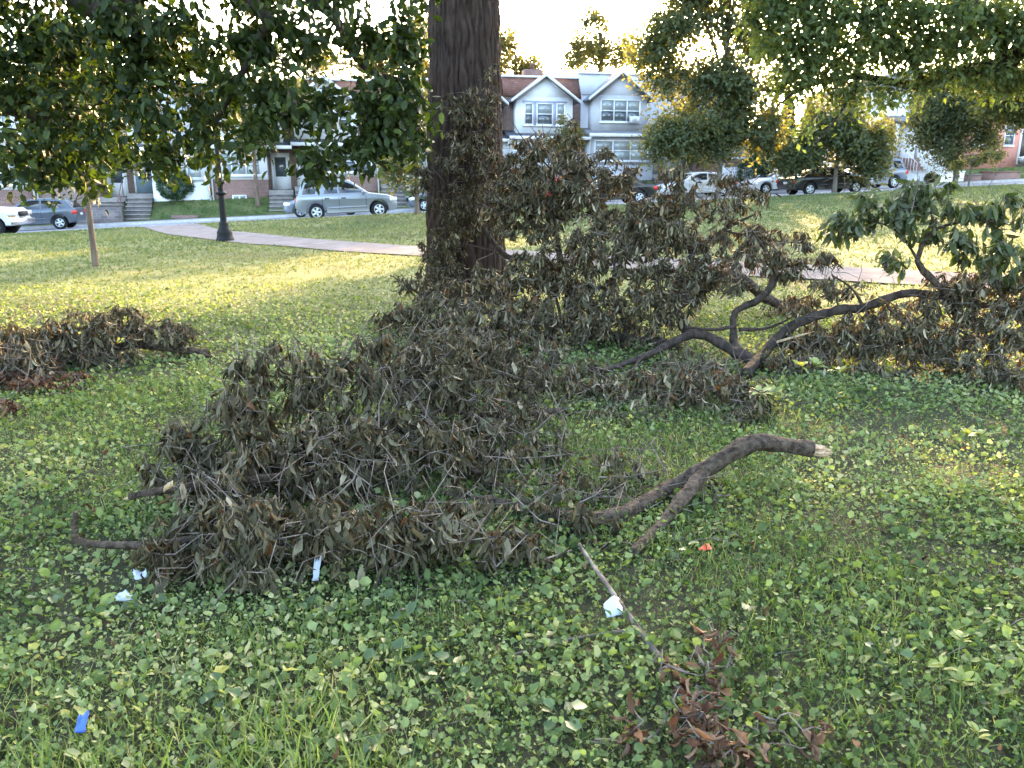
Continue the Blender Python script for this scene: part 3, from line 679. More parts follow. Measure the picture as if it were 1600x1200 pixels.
wall_thing('white_wall', 'low white painted wall in front of the white house', 1388, 1505, 10.5, 10.8, .78, 'white', 'white')
wall_thing('red_wall', 'low red brick wall with pale coping right of the white wall', 1507, 1532, 10.5, 10.9, .42, 'brick_red', 'concrete')
wall_thing('long_red_wall', 'long red brick planter wall at the far right', 1536, 1592, 10.6, 11.0, .52, 'brick_red', 'brick_red')
wall_thing('brick_edging', 'short red brick edging below the round hedge', 262, 305, 10.9, 11.05, .22, 'brick_red')
def picket_fence():
    s0, s1 = s_at(1128, 10.7), s_at(1222, 10.7); p = SR(s0, 10.7); L_ = s1 - s0
    root = empty('picket_fence', (p[0], p[1], Zs(s0, 10.7)), ANG, label='white picket fence behind the parked white cars', cat='fence')
    k = .041 * TV[0]
    for i in range(int(L_ / .13)):
        x = i * .13; bx(root, 'picket', 'white', x, x + .085, -.02, .0, .12 + k * x, 1.62 + k * x)
    for x in (0, L_ / 2, L_ - .12): bx(root, 'post', 'white', x, x + .13, .001, .13, -.3, 1.85 + k * x)
    for z in (.35, 1.35):
        a = Acc(); v = [(0, .002, z), (L_, .002, z + k * L_), (L_, .04, z + k * L_), (0, .04, z), (0, .002, z + .1), (L_, .002, z + .1 + k * L_), (L_, .04, z + .1 + k * L_), (0, .04, z + .1)]
        a.quads(v, [(0, 1, 5, 4), (2, 3, 7, 6), (4, 5, 6, 7), (1, 0, 3, 2)]); a.obj('rail', M['white'], root)
picket_fence()
def bin_thing():
    p = SR(s_at(984, 12.4), 12.4); z = float(G(*p)); root = empty('wheeled_bin', (p[0], p[1], z), ANG, label='dark rubbish bin in front of the grey stucco house', cat='bin')
    a = Acc(); a.prism([(-.26, 0), (.26, 0), (.31, .95), (-.31, .95)], 'y', -.3, .3); a.obj('body', M['iron'], root); bx(root, 'lid', 'iron', -.33, .33, -.36, .32, .951, 1.02)
    for sg in (-1, 1):
        a = Acc(); a.tube([(sg * .24, .30, .1), (sg * .32, .30, .1)], .1, 12); a.obj('wheel', M['iron'], root)
bin_thing()

# ------------------------------------------------------------------ vehicles
def paint(name, c, metal=.0, rough=.3):
    return mat(name, c, rough, tuple(x * 1.06 for x in c), 1, 2, metal=metal, spec=.4, coat=.25)
M['p_silver'] = paint('silver_paint', (.20, .21, .225), .35); M['p_white'] = paint('white_car_paint', (.52, .53, .55)); M['p_black'] = paint('black_car_paint', (.014, .013, .013))
M['p_grey'] = paint('dark_grey_paint', (.085, .10, .12), .3); M['p_red'] = paint('red_car_paint', (.45, .03, .025)); M['p_blue'] = paint('blue_grey_paint', (.16, .18, .22), .3)
M['carglass'] = mat('car_glass', (.006, .007, .009), .08, (.012, .014, .016), 2, 2, spec=.8); M['tyre'] = mat('tyre_rubber', (.005, .005, .0055), .9, (.009, .009, .009), 20, 3)
M['rim'] = mat('alloy_rim', (.50, .51, .53), .35, (.58, .59, .6), 10, 2, metal=.5); M['chrome'] = mat('chrome', (.62, .63, .65), .2, (.7, .7, .72), 6, 2, metal=.8)
M['trim'] = mat('black_trim', (.006, .006, .006), .7, (.011, .011, .011), 20, 2); M['tail'] = mat('red_lamp_lens', (.45, .02, .015), .2, (.55, .04, .03), 10, 2); M['amber'] = mat('amber_lens', (.6, .2, .04), .2, (.7, .26, .06), 10, 2)
M['lens'] = mat('headlamp_lens', (.62, .64, .66), .12, (.72, .73, .74), 12, 2, spec=.9)
def arch(cx, cz, r, n=9):
    return [(cx + r * math.cos(a), max(.0, cz + r * math.sin(a))) for a in np.linspace(math.pi - .0, 0, n)][::-1]
def inset2(P, d):
    P = np.array(P); a = np.roll(P, 1, 0); b = np.roll(P, -1, 0); e1 = unit(P - a); e2 = unit(b - P)
    area = .5 * np.sum(P[:, 0] * b[:, 1] - b[:, 0] * P[:, 1]); s = 1 if area > 0 else -1
    n = unit(np.stack([-e1[:, 1] - e2[:, 1], e1[:, 0] + e2[:, 0]], -1)) * s
    return P + n * d
def shell(name, P, hw, ztop, m, root, ch=.07, tap=None):
    """side profile P (x,z) swept across the width with rounded shoulders"""
    P = np.array(P); bm = bmesh.new(); I = inset2(P, ch * .8)
    lay = [(-hw, I), (-hw + ch * .35, inset2(P, ch * .25)), (-hw + ch, P), (hw - ch, P), (hw - ch * .35, inset2(P, ch * .25)), (hw, I)]
    rings = [[bm.verts.new((x, y * (tap(z) if tap else 1), z)) for x, z in Q] for y, Q in lay]; n = len(P)
    for a, b in zip(rings, rings[1:]):
        for i in range(n): bm.faces.new((a[i], a[(i + 1) % n], b[(i + 1) % n], b[i]))
    for t_ in tessellate_polygon([[Vector((x, z, 0)) for x, z in I]]):
        for R_ in (rings[0], rings[-1]):
            try: bm.faces.new([R_[k_] for k_ in t_])
            except ValueError: pass
    bmesh.ops.recalc_face_normals(bm, faces=bm.faces)
    for f in bm.faces: f.smooth = True
    me = bpy.data.meshes.new(name); bm.to_mesh(me); bm.free()
    try: me.set_sharp_from_angle(angle=math.radians(40))
    except Exception: pass
    return obj(name, me, M[m], root)
SHAPES = {
 'suv': dict(L=4.6, H=1.80, hw=.92, wb=(-1.40, 1.42), wr=.365, belt=1.10,
   low=[(-2.22, .40), (-2.32, .62), (-2.28, .98), (-2.20, 1.12), (.98, 1.12), (1.10, 1.12), (1.80, 1.02), (2.12, .90), (2.28, .66), (2.26, .42), (2.16, .32)],
   cab=[(-2.18, 1.08), (-1.98, 1.66), (-1.82, 1.76), (-1.2, 1.80), (-.3, 1.79), (.15, 1.73), (1.10, 1.08)],
   side=[[(-1.98, 1.17), (-1.80, 1.62), (-1.18, 1.66), (-1.42, 1.17)], [(-1.02, 1.17), (-.82, 1.66), (-.42, 1.66), (-.40, 1.17)], [(-.32, 1.17), (-.34, 1.66), (.02, 1.64), (.30, 1.52), (.78, 1.17)]],
   doors=[-1.10, -.36, .86], rails=True),
 'sedan': dict(L=4.7, H=1.45, hw=.90, wb=(-1.40, 1.38), wr=.33, belt=.95,
   low=[(-2.24, .34), (-2.34, .58), (-2.30, .90), (-2.10, .98), (-1.55, .99), (.95, .95), (1.75, .84), (2.18, .72), (2.32, .52), (2.28, .34), (2.15, .24)],
   cab=[(-1.80, .95), (-1.15, 1.36), (-.7, 1.44), (0, 1.45), (.35, 1.38), (1.15, .92)],
   side=[[(-1.32, 1.01), (-.98, 1.30), (-.52, 1.35), (-.50, 1.0)], [(-.42, 1.0), (-.44, 1.36), (-.05, 1.37), (.26, 1.29), (.80, .98)]],
   doors=[-1.25, -.46, .70], rails=False),
 'hatch': dict(L=4.2, H=1.5, hw=.87, wb=(-1.28, 1.25), wr=.32, belt=.98,
   low=[(-2.02, .34), (-2.10, .60), (-2.06, .95), (-1.95, 1.0), (.95, .98), (1.60, .88), (1.95, .74), (2.08, .52), (2.04, .34), (1.95, .24)],
   cab=[(-2.0, .96), (-1.70, 1.36), (-1.2, 1.49), (-.3, 1.5), (.2, 1.42), (1.05, .95)],
   side=[[(-1.62, 1.05), (-1.42, 1.32), (-.62, 1.40), (-.58, 1.03)], [(-.5, 1.03), (-.52, 1.40), (-.1, 1.41), (.16, 1.33), (.74, 1.01)]],
   doors=[-1.15, -.54, .66], rails=False),
 'truck': dict(L=5.2, H=1.9, hw=.98, wb=(-1.75, 1.62), wr=.40, belt=1.20,
   low=[(-2.5, .50), (-2.58, .75), (-2.55, 1.16), (-2.4, 1.2), (1.0, 1.2), (1.12, 1.22), (2.30, 1.12), (2.46, .98), (2.5, .72), (2.58, .66), (2.56, .46), (2.42, .42)],
   cab=[(-2.3, 1.16), (-2.15, 1.78), (-1.9, 1.88), (0, 1.9), (.35, 1.82), (1.12, 1.16)],
   side=[[(-2.05, 1.27), (-1.95, 1.74), (-1.1, 1.76), (-1.1, 1.27)], [(-1.0, 1.27), (-1.0, 1.76), (-.35, 1.77), (-.35, 1.27)], [(-.25, 1.27), (-.25, 1.77), (.1, 1.75), (.35, 1.62), (.82, 1.27)]],
   doors=[-1.05, -.3, .9], rails=False)}
def car(name, label, cat, kind, px, r, col, face=1, steer=0, group='vehicles along the street'):
    S = SHAPES[kind]; s = s_at(px, r); p = SR(s, r); z = float(base_h(p[0], p[1])) - .10 + .05 * (1 - ((r - 4.3) / 4.3) ** 2) if 0 <= r <= 8.6 else float(G(p[0], p[1]))
    root = empty(name, (p[0], p[1], z + .004), ANG + (0 if face > 0 else math.pi) + steer, label=label, cat=cat, group=group)
    root.rotation_euler.y = -face * .040
    hw, wr = S['hw'], S['wr']; low = list(S['low']); bot = min(z_ for x_, z_ in low) + .0
    prof = low[:]                                       # go clockwise over the top, then back under with two wheel arches
    zb = .27 if kind != 'truck' else .42
    for cx in (S['wb'][1], S['wb'][0]):
        A = [(cx + (wr + .075) * math.cos(a), wr + (wr + .075) * math.sin(a)) for a in np.linspace(math.asin((zb - wr) / (wr + .075)), math.pi - math.asin((zb - wr) / (wr + .075)), 11)]
        prof += A
    body = shell('body', prof, hw, 0, col, root)
    zt, zbelt = S['H'], S['belt']; tap = lambda z_: 1 - .17 * max(0, min(1, (z_ - zbelt) / (zt - zbelt)))
    chw = hw - .035
    cab = shell('cabin', S['cab'], chw, 0, col, root, .06, tap)
    for sg in (-1, 1):
        for poly in S['side']:
            v = [(x, sg * (chw * tap(z_) + .006), z_) for x, z_ in poly] + [(x, sg * (chw * tap(z_) - .02), z_) for x, z_ in poly]; n = len(poly)
            a = Acc(); a.quads(v, [tuple(range(n)), tuple(range(2 * n - 1, n - 1, -1))] + [(i, (i + 1) % n, (i + 1) % n + n, i + n) for i in range(n)]); a.obj('side_window', M['carglass'], cab)
        for dx in S['doors'][:]:
            bx(body, 'door_gap', 'trim', dx - .008, dx + .008, sg * (hw + .001) - .004, sg * (hw + .001) + .004, .42, zbelt - .1)
        for dx in S['doors'][:2]:
            bx(body, 'door_handle', 'trim' if kind == 'suv' else col, dx + .10, dx + .30, sg * (hw + .015) - .016, sg * (hw + .015) + .016, zbelt - .17, zbelt - .13)
        bx(body, 'side_moulding', 'trim' if kind in ('truck',) else col, S['wb'][0] + .55, S['wb'][1] - .55, sg * (hw + .006) - .012, sg * (hw + .006) + .012, .50, .57)
        mx = S['side'][-1][-1][0]; a = Acc(); a.lathe([(.03, -.09), (.085, -.06), (.095, .02), (.05, .08)], mx - .02, sg * (hw + .10), 10); o = a.obj('mirror', M[col], body, (0, 0, 0), smooth=True); o.location.z = zbelt + .08
        # lamps
        fx = max(x for x, z_ in low); rx = min(x for x, z_ in low)
        lz = zbelt - .28; xs = [x for x, z_ in low if x > 0]
        a = Acc(); a.box(fx - .34, fx - .02, sg * (hw - .13) - .16, sg * (hw - .13) + .145, lz - .09, lz + .07); a.obj('headlight', M['lens'], body, smooth=False)
        a = Acc(); a.box(rx + .0, rx + .20, sg * (hw - .10) - .06, sg * (hw - .10) + .105, zbelt - .27, zbelt - .10); a.obj('tail_light', M['tail'], body)
        if kind == 'truck': bx(body, 'indicator', 'amber', fx - .30, fx - .06, sg * (hw + .0) - .02, sg * hw + .02, .78, .93)
        if S['rails']:
            a = Acc(); a.tube([(-1.85, sg * .66, 1.77), (-1.7, sg * .66, 1.85), (-.2, sg * .66, 1.85), (.1, sg * .66, 1.77)], .02, 6); a.obj('roof_rail', M['trim'], cab)
    c = S['cab']
    def screen(nm, a0, a1, sg):
        (x0, z0), (x1, z1) = a0, a1; dx, dz = x1 - x0, z1 - z0; l = math.hypot(dx, dz); nx, nz = dz / l * -1 * sg, dx / l * sg
        if nx * sg < 0: nx, nz = -nx, -nz
        q = []
        for o_ in (.012, -.03):
            for f_ in (.1, .92):
                for yy in (-1, 1):
                    x, z_ = x0 + dx * f_ + nx * o_, z0 + dz * f_ + nz * o_; q.append((x, yy * (chw * tap(z_) - .09), z_))
        a = Acc(); a.quads(q, [(0, 1, 3, 2), (4, 6, 7, 5), (0, 2, 6, 4), (1, 5, 7, 3), (0, 4, 5, 1), (2, 3, 7, 6)]); a.obj(nm, M['carglass'], cab)
    screen('windscreen', c[-1], c[-2], 1); screen('rear_window', c[0], c[1], -1)
    bx(body, 'grille', 'trim', fx - .12, fx + .012, -.42, .42, zbelt - .42, zbelt - .22)
    bx(body, 'number_plate', 'white', rx - .012, rx + .06, -.16, .16, .62, .74)
    if kind == 'truck': bx(body, 'bumper', 'chrome', fx - .25, fx + .05, -hw - .01, hw + .01, .47, .68)
    for cx in S['wb']:
        for sg in (-1, 1):
            y1 = sg * (hw - .02); y0 = sg * (hw - .24); w = .01
            a = Acc(); pr = [(wr * .62, y0), (wr * .95, y0), (wr, y0 + sg * .03), (wr, y1 - sg * .03), (wr * .95, y1), (wr * .66, y1), (wr * .62, y1 - sg * .04), (wr * .62, y0)]
            a.revolve(pr, 1, (cx, 0, wr), 24, cap=False)
            ty = a.obj('wheel', M['tyre'], root, smooth=False)
            a = Acc(); a.tube([(cx, y1 - sg * .06, wr), (cx, y1 - sg * .05, wr)], wr * .615, 20); a.obj('hub', M['trim'], ty)
            a = Acc(); n5 = 5 if kind != 'truck' else 6
            for k in range(n5):
                t_ = k * 2 * math.pi / n5; u_ = np.array([math.cos(t_), 0, math.sin(t_)]); v_ = np.array([-math.sin(t_), 0, math.cos(t_)]); c0 = np.array([cx, y1 - sg * .045, wr])
                q = [c0 + u_ * wr * .05 - v_ * wr * .11, c0 + u_ * wr * .05 + v_ * wr * .11, c0 + u_ * wr * .58 + v_ * wr * .15, c0 + u_ * wr * .58 - v_ * wr * .15]; q += [x + np.array([0, sg * .03, 0]) for x in q]
                a.quads(q, [(0, 1, 2, 3), (4, 7, 6, 5), (0, 3, 7, 4), (1, 5, 6, 2), (2, 6, 7, 3), (0, 4, 5, 1)])
            a.tube([(cx, y1 - sg * .05, wr), (cx, y1 - sg * .012, wr)], wr * .17, 12)
            ang = np.linspace(0, 2 * math.pi, 25); a.tube([(cx + wr * .6 * math.cos(t_), y1 - sg * .02, wr + wr * .6 * math.sin(t_)) for t_ in ang], wr * .045, 6); a.obj('rim', M['rim'], ty)
    return root
car('pickup_truck', 'white truck with chrome bumper at the left edge', 'truck', 'truck', -76, 1.2, 'p_white', 1)
car('grey_car', 'dark grey hatchback seen behind the white truck', 'car', 'hatch', 48, 6.8, 'p_grey', -1)
car('silver_suv', 'silver sport utility vehicle with dark windows on the street', 'car', 'suv', 541, 1.6, 'p_silver', 1)
car('blue_grey_car', 'dark blue grey car whose nose shows behind the silver vehicle', 'car', 'hatch', 506, 6.9, 'p_blue', -1)
car('parked_car', 'grey car half hidden by the left side of the big trunk', 'car', 'hatch', 695, 7.2, 'p_grey', -1)
car('red_car', 'red car with only its roof showing behind dead leaves', 'car', 'hatch', 905, 7.4, 'p_red', 1)
car('black_car', 'black car behind the dead branches right of the trunk', 'car', 'sedan', 950, 1.7, 'p_black', -1)
car('white_sedan', 'white sedan behind the trunks of the street tree', 'car', 'sedan', 1085, 6.9, 'p_white', -1)
car('white_coupe', 'white car in front of the picket fence', 'car', 'sedan', 1218, 7.0, 'p_white', -1)
car('black_sedan', 'black sedan with sunlit nose beside the small street tree', 'car', 'sedan', 1288, 1.7, 'p_black', 1)
car('grey_suv', 'grey vehicle with red tail light beyond the black sedan', 'car', 'suv', 1352, 6.9, 'p_blue', -1)
car('white_car', 'white car on the drive at the right edge', 'car', 'sedan', 1640, 14.6, 'p_white', -1)
# ------------------------------------------------------------------ the big oak
def W4(px, py, Y, r): return (*at(px, py, Y), r)
OAK = on_ground(727, 462); OY = float(OAK[1])
def oak_trunk(root, base):
    H, nu = 9.0, 238
    z = np.concatenate([np.linspace(-.15, 4.3, 150), np.linspace(4.4, H, 24)])[:, None]; nvv = len(z); u = np.linspace(0, 1, nu, endpoint=False)[None]
    rad = np.interp(z[:, 0], [-.15, .05, .35, .8, 1.8, 4.0, 7, 9], [.80, .68, .585, .545, .515, .455, .40, .38])[:, None]
    th = u * 2 * math.pi
    flare = 1 + .16 * np.exp(-np.clip(z, 0, None) * 2.6) * (np.sin(th * 5 + 1.0) * .6 + np.sin(th * 3 + 2) * .5)
    # bark: long plates split by furrows that wander
    k = 34
    w = u * k + 1.3 * (vn(u * k * .5 + 0 * z, z * 1.1) - .5) + .9 * (vn(u * k + 31, z * 3.4 + 7) - .5)
    f = np.abs((w % 1.0) - .5) * 2
    ridge = 1 - np.clip(f, 0, 1) ** 3.2
    ridge = ridge * (.45 + .75 * vn(u * k * 1.0 + 5, z * 5.5)) + .35 * (vn(u * k * 3, z * 16) - .5)
    wrap = np.minimum(u, 1 - u) < .02
    rr = rad * flare * (1 + .03 * np.sin(th * 2 + z * .5)) + .060 * (ridge - .6)
    x = base[0] + rr * np.cos(th) + .012 * z; y = base[1] + rr * np.sin(th); v = np.stack([x, y, base[2] + z + 0 * u], -1).reshape(-1, 3)
    i = np.arange(nvv - 1)[:, None] * nu; j = np.arange(nu)[None]; j2 = (j + 1) % nu
    q = np.stack([i + j, i + j2, i + nu + j2, i + nu + j], -1).reshape(-1, 4)
    obj('trunk', mesh_np('trunk', v - base, q, None, True), M['oakbark'], root)
ob = OAK.copy(); ox, oy, oz = ob
rg0 = np.random.RandomState(77); ol, obl = [], []
for k in range(9):
    a = k * 2 * math.pi / 9 + .3; L_ = rg0.uniform(5, 8); z0 = oz + rg0.uniform(7.2, 8.9)
    e = (ox + math.cos(a) * L_, oy + math.sin(a) * L_ * .9, z0 + rg0.uniform(2.5, 6))
    ol.append([(ox + .1, oy, z0, .17), (ox + math.cos(a) * L_ * .45, oy + math.sin(a) * L_ * .4, z0 + 1.9, .11), (*e, .04)])
    obl += [(e[0], e[1], e[2], 2.4, 2.4, 1.5), (ox + math.cos(a) * L_ * .55, oy + math.sin(a) * L_ * .55, z0 + 4, 2.2, 2.2, 1.6)]
obl += [(ox, oy, oz + 15, 3.5, 3.5, 2)]
tree('oak_tree', 'big tree with thick furrowed dark trunk in the middle of the lawn', ob, [(ox, oy, oz, .5), (ox, oy, oz + 9, .3)], ol, obl, 330, 26, .24, 5, 'leaf_dark', 'oakbark', spread=.4, trunk_mesh=oak_trunk)

# ------------------------------------------------------------------ the near trees whose boughs hang into the picture
lt = np.array([-8.3, 8.6, 0.0])
lt_limbs = [
  [(-8.2, 8.6, 4.0, .20), W4(-160, 60, 8.6, .15), W4(20, 170, 8.4, .085), W4(120, 200, 8.2, .03)],
  [(-8.2, 8.6, 4.6, .22), W4(-20, -90, 8.4, .15), W4(150, 15, 8.2, .095), W4(200, -5, 8.1, .09), W4(330, -40, 8.0, .075), W4(420, 30, 7.8, .05), W4(415, 40, 7.8, .045), W4(370, 130, 7.9, .03), W4(300, 260, 8.0, .012)],
  [W4(330, -40, 8.0, .07), W4(430, -35, 8.1, .06), W4(520, 25, 8.2, .05), W4(545, 75, 8.2, .034), W4(580, 112, 8.1, .028), W4(640, 130, 8.0, .018), W4(668, 165, 7.9, .008)],
  [W4(590, 118, 8.1, .022), W4(585, 170, 8.0, .018), W4(610, 190, 7.9, .014), W4(640, 215, 7.9, .007)],
  [W4(205, -5, 8.1, .07), W4(215, 80, 8.0, .04), W4(190, 180, 7.9, .018)]]
lt_blobs = px_blobs([(40, 60, 8.3, .75, .8, .5), (20, 170, 8.2, .7, .8, .5), (70, 250, 8.0, .55, .7, .35), (130, 120, 8.2, .6, .8, .5), (150, 235, 7.9, .4, .5, .33), (215, 60, 8.0, .55, .7, .4), (235, 160, 7.9, .5, .6, .45),
  (270, 250, 7.8, .30, .4, .22), (330, 90, 8.0, .5, .6, .45), (330, 200, 7.9, .42, .5, .42), (400, 60, 7.9, .45, .6, .42), (410, 180, 7.9, .40, .5, .38), (390, 235, 7.8, .28, .4, .2), (480, 60, 8.0, .42, .5, .38), (470, 170, 7.9, .34, .5, .36),
  (505, 235, 7.8, .30, .4, .22), (550, 40, 8.1, .36, .5, .3), (590, 215, 7.9, .34, .4, .28), (600, 120, 8.0, .3, .4, .25), (635, 60, 8.1, .28, .4, .36), (640, 180, 7.9, .26, .4, .30), (560, 250, 7.8, .25, .3, .14),
  (640, 110, 8.0, .22, .35, .4), (655, 215, 7.9, .16, .3, .25), (600, 165, 7.9, .3, .4, .3), (345, 160, 7.8, .3, .4, .35), (340, 230, 7.7, .2, .3, .2), (80, -60, 8.6, 1.2, 1.4, .5), (330, -70, 8.6, 1.3, 1.4, .5), (560, -70, 8.6, .9, 1.2, .4), (-150, 60, 8.6, .9, 1.2, 1.2)])
tree('shade_tree', 'leafy dark green tree whose low boughs fill the upper left', lt, [(-8.3, 8.6, -.05, .34), (-8.3, 8.6, 2, .28), (-8.2, 8.6, 5.5, .22)], lt_limbs, lt_blobs, 860, 27, .106, 21, 'leaf_dark', 'bark', T_GREEN8, 'near', 300, spread=.085, rmax=.03, rtip=.003, updown=.55)
rt = np.array([13.6, 13.2, float(G(13.6, 13.2))])
rt_limbs = [
  [(13.5, 13.2, 3.2, .24), W4(1760, 110, 13.6, .20), W4(1610, 75, 13.6, .16), W4(1570, 100, 13.7, .12), W4(1500, 112, 13.8, .09), W4(1430, 132, 13.9, .075), W4(1340, 120, 13.8, .05), W4(1260, 135, 13.6, .035), W4(1215, 165, 13.5, .012)],
  [W4(1440, 125, 13.8, .06), W4(1400, 60, 13.6, .05), W4(1330, 25, 13.5, .03), W4(1250, 60, 13.4, .012)],
  [W4(1570, 90, 13.7, .10), W4(1540, 20, 13.5, .08), W4(1450, -20, 13.4, .05), W4(1300, -40, 13.3, .03)],
  [W4(1340, 125, 13.8, .03), W4(1310, 180, 13.7, .02), W4(1270, 230, 13.6, .008)]]
rt_blobs = px_blobs([(1230, 40, 13.4, .7, .9, .6), (1300, 20, 13.4, .8, 1, .5), (1290, 95, 13.5, .7, .8, .4), (1370, 60, 13.5, .8, .9, .6), (1440, 30, 13.4, .8, 1, .5), (1460, 95, 13.6, .7, .8, .4), (1520, 50, 13.5, .7, .9, .55), (1590, 40, 13.5, .7, .9, .5),
  (1590, 125, 13.7, .45, .6, .35), (1250, 130, 13.6, .5, .6, .3), (1330, 150, 13.6, .5, .6, .25), (1400, 150, 13.7, .4, .5, .2), (1190, 20, 13.4, .4, .6, .35), (1540, 125, 13.7, .5, .6, .2), (1270, 190, 13.5, .25, .4, .2),
  (1400, -60, 13.6, 2.2, 1.6, .6), (1250, -60, 13.6, 1.2, 1.4, .5), (1680, 30, 13.4, 1, 1.4, 1.2)])
tree('maple_tree', 'broad tree with a dark bough reaching in from the upper right', rt, [(13.6, 13.2, rt[2] - .05, .36), (13.6, 13.2, 2.2, .30), (13.5, 13.2, 6, .22)], rt_limbs, rt_blobs, 900, 34, .115, 22, 'leaf_maple', 'bark', T_GREEN4, 'nearmid', 300, spread=.11, rmax=.03, rtip=.003, updown=.3)

# ------------------------------------------------------------------ street and yard trees
def small_tree(name, label, px, py, crown, ntw, per, size, seed, lm, r=.09, bark='greybark', spread=.28, Y=None, group='street trees', top=None, lean=0):
    b = on_ground(px, py) if Y is None else np.array([at(px, py, Y)[0], Y, 0.0])
    b[2] = float(G(b[0], b[1])); Yb = b[1]
    bl = [(*at(c[0], c[1], Yb + (c[5] if len(c) > 5 else 0)), c[2], c[3], c[4]) for c in crown]
    zt = top or max(q[2] for q in bl); rg = np.random.RandomState(seed)
    z0 = min(q[2] - q[5] for q in bl) + .3; z0 = max(z0, b[2] + .8)
    trunk = [(b[0], b[1], b[2] - .08, r * 1.25), (b[0] + lean * .3, b[1], b[2] + .6, r), (b[0] + lean, b[1], z0, r * .85), (b[0] + lean, b[1], (z0 + zt) / 2, r * .55), (b[0] + lean, b[1], zt, r * .2)]
    limbs = []
    for q in bl:
        zs = z0 + max(0, (q[2] - z0)) * .45; zs = min(zs, zt - .2); limbs.append([(b[0] + lean, b[1], zs, r * .5), ((b[0] + lean + q[0]) / 2, (b[1] + q[1]) / 2, zs + (q[2] - zs) * .65, r * .35), (q[0], q[1], q[2], r * .14)])
    return tree(name, label, b, trunk, limbs, bl, ntw, per, size, seed, lm, bark, spread=spread, group=group, rmax=r * .3, rtip=.006)
small_tree('street_tree', 'tall street tree with dark crown standing before the grey row house', 1122, 309,
  [(1050, 215, 1.5, 1.4, 1.1), (1120, 200, 1.6, 1.6, 1.4), (1190, 215, 1.3, 1.4, 1.0), (1045, 130, 1.5, 1.3, 1.2), (1110, 120, 1.5, 1.5, 1.3), (1040, 55, 1.5, 1.4, 1.1), (1100, 30, 1.7, 1.6, 1.2), (1150, 130, 1.1, 1.3, .9), (1010, 90, .7, .9, .9), (1175, 180, 1.2, 1.2, .8), (1110, -70, 2.2, 2, 1.8), (1060, -20, 1.5, 1.5, 1.0), (1160, -90, 2.4, 2.4, 1.6), (1190, -20, 1.6, 1.8, 1.2), (1185, 70, 1.3, 1.3, .9), (1215, 130, 1.0, 1.2, .7)],
  460, 74, .25, 31, 'leaf_mid', .14, spread=.42)
small_tree('thin_street_tree', 'slim street tree with brown trunk just left of the tall street tree', 1097, 303, [(1085, 235, 1.2, 1.0, .7), (1110, 200, 1.4, 1.0, 1.0), (1080, 190, 1.2, 1.0, 1.0)], 90, 44, .23, 32, 'leaf_gold', .13, 'palebark')
small_tree('round_street_tree', 'small spreading street tree beside the black sedan', 1303, 302, [(1300, 220, 2.0, 1.6, .8), (1250, 245, 1.2, 1.2, .6), (1350, 240, 1.3, 1.2, .7), (1300, 190, 1.6, 1.4, .7), (1370, 210, .9, 1.0, .5), (1235, 262, .7, .8, .3), (1365, 262, .6, .7, .25), (1215, 240, .5, .5, .2), (1395, 235, .5, .5, .2), (1330, 165, .7, .7, .3), (1275, 165, .5, .6, .3)], 200, 62, .21, 33, 'leaf_mid', .12, spread=.36)
small_tree('grey_trunk_street_tree', 'street tree with grey trunk in front of the white wall', 1492, 287, [(1480, 215, 1.7, 1.4, 1.2), (1450, 185, 1.3, 1.2, 1.0), (1510, 170, 1.8, 1.4, 1.2), (1540, 215, 1.2, 1.1, .6), (1490, 130, 1.8, 1.5, 1.1), (1570, 165, 1.5, 1.3, .9), (1480, 250, .9, .9, .35), (1425, 215, .7, .7, .3), (1550, 240, .8, .7, .25), (1440, 150, .8, .8, .4)], 230, 60, .22, 34, 'leaf_mid', .15, spread=.38)
small_tree('sapling', 'thin sapling with a flat little crown near the red brick wall', 1513, 293, [(1515, 252, .6, .5, .22), (1545, 245, .7, .5, .16), (1495, 258, .3, .3, .12)], 30, 14, .17, 35, 'leaf_gold', .045, spread=.14)
small_tree('far_right_tree', 'golden lit tree at the right edge behind the grey trunk tree', 1640, 284, [(1600, 150, 2.0, 1.8, 1.3), (1560, 165, 1.2, 1.2, .8), (1640, 120, 2.5, 2, 2), (1590, 190, 1.2, 1, .5)], 120, 34, .27, 36, 'leaf_gold', .16)
small_tree('lawn_tree', 'young tree with slender tan trunk on the left lawn', 150, 417, [(120, 270, .9, .7, .45), (160, 240, .9, .8, .5), (90, 220, .9, .8, .5), (60, 270, .7, .6, .4), (140, 180, 1.2, 1.0, .7), (60, 150, 1.2, 1, .8), (150, 90, 1.3, 1, .7)], 170, 24, .15, 37, 'leaf_dark', .055, 'palebark', spread=.16)
small_tree('yard_tree', 'yard tree with brown trunk behind the lamp post', 404, 337, [(400, 200, 1.6, 1.3, .9), (350, 150, 1.5, 1.3, 1.0), (450, 150, 1.5, 1.3, 1.0), (400, 90, 1.8, 1.5, 1.0)], 110, 30, .26, 38, 'leaf_mid', .12, 'palebark', Y=46.8)
small_tree('kerb_tree', 'small dark tree beside the left edge of the big trunk', 652, 334, [(640, 270, 1.1, .9, .6), (610, 262, .6, .6, .35), (665, 230, 1.1, 1, .8), (630, 200, 1.0, 1.0, .8), (660, 160, 1.0, 1, .8)], 80, 30, .22, 39, 'leaf_mid', .09, 'palebark', spread=.24)
small_tree('slim_yard_tree', 'slim light green tree in front of the white dormer house', 885, 290, [(880, 245, .8, .7, .6), (890, 215, .7, .6, .6), (885, 185, .28, .28, .5), (860, 230, .6, .6, .6)], 70, 26, .17, 40, 'leaf_gold', .06, Y=47.0, spread=.2)
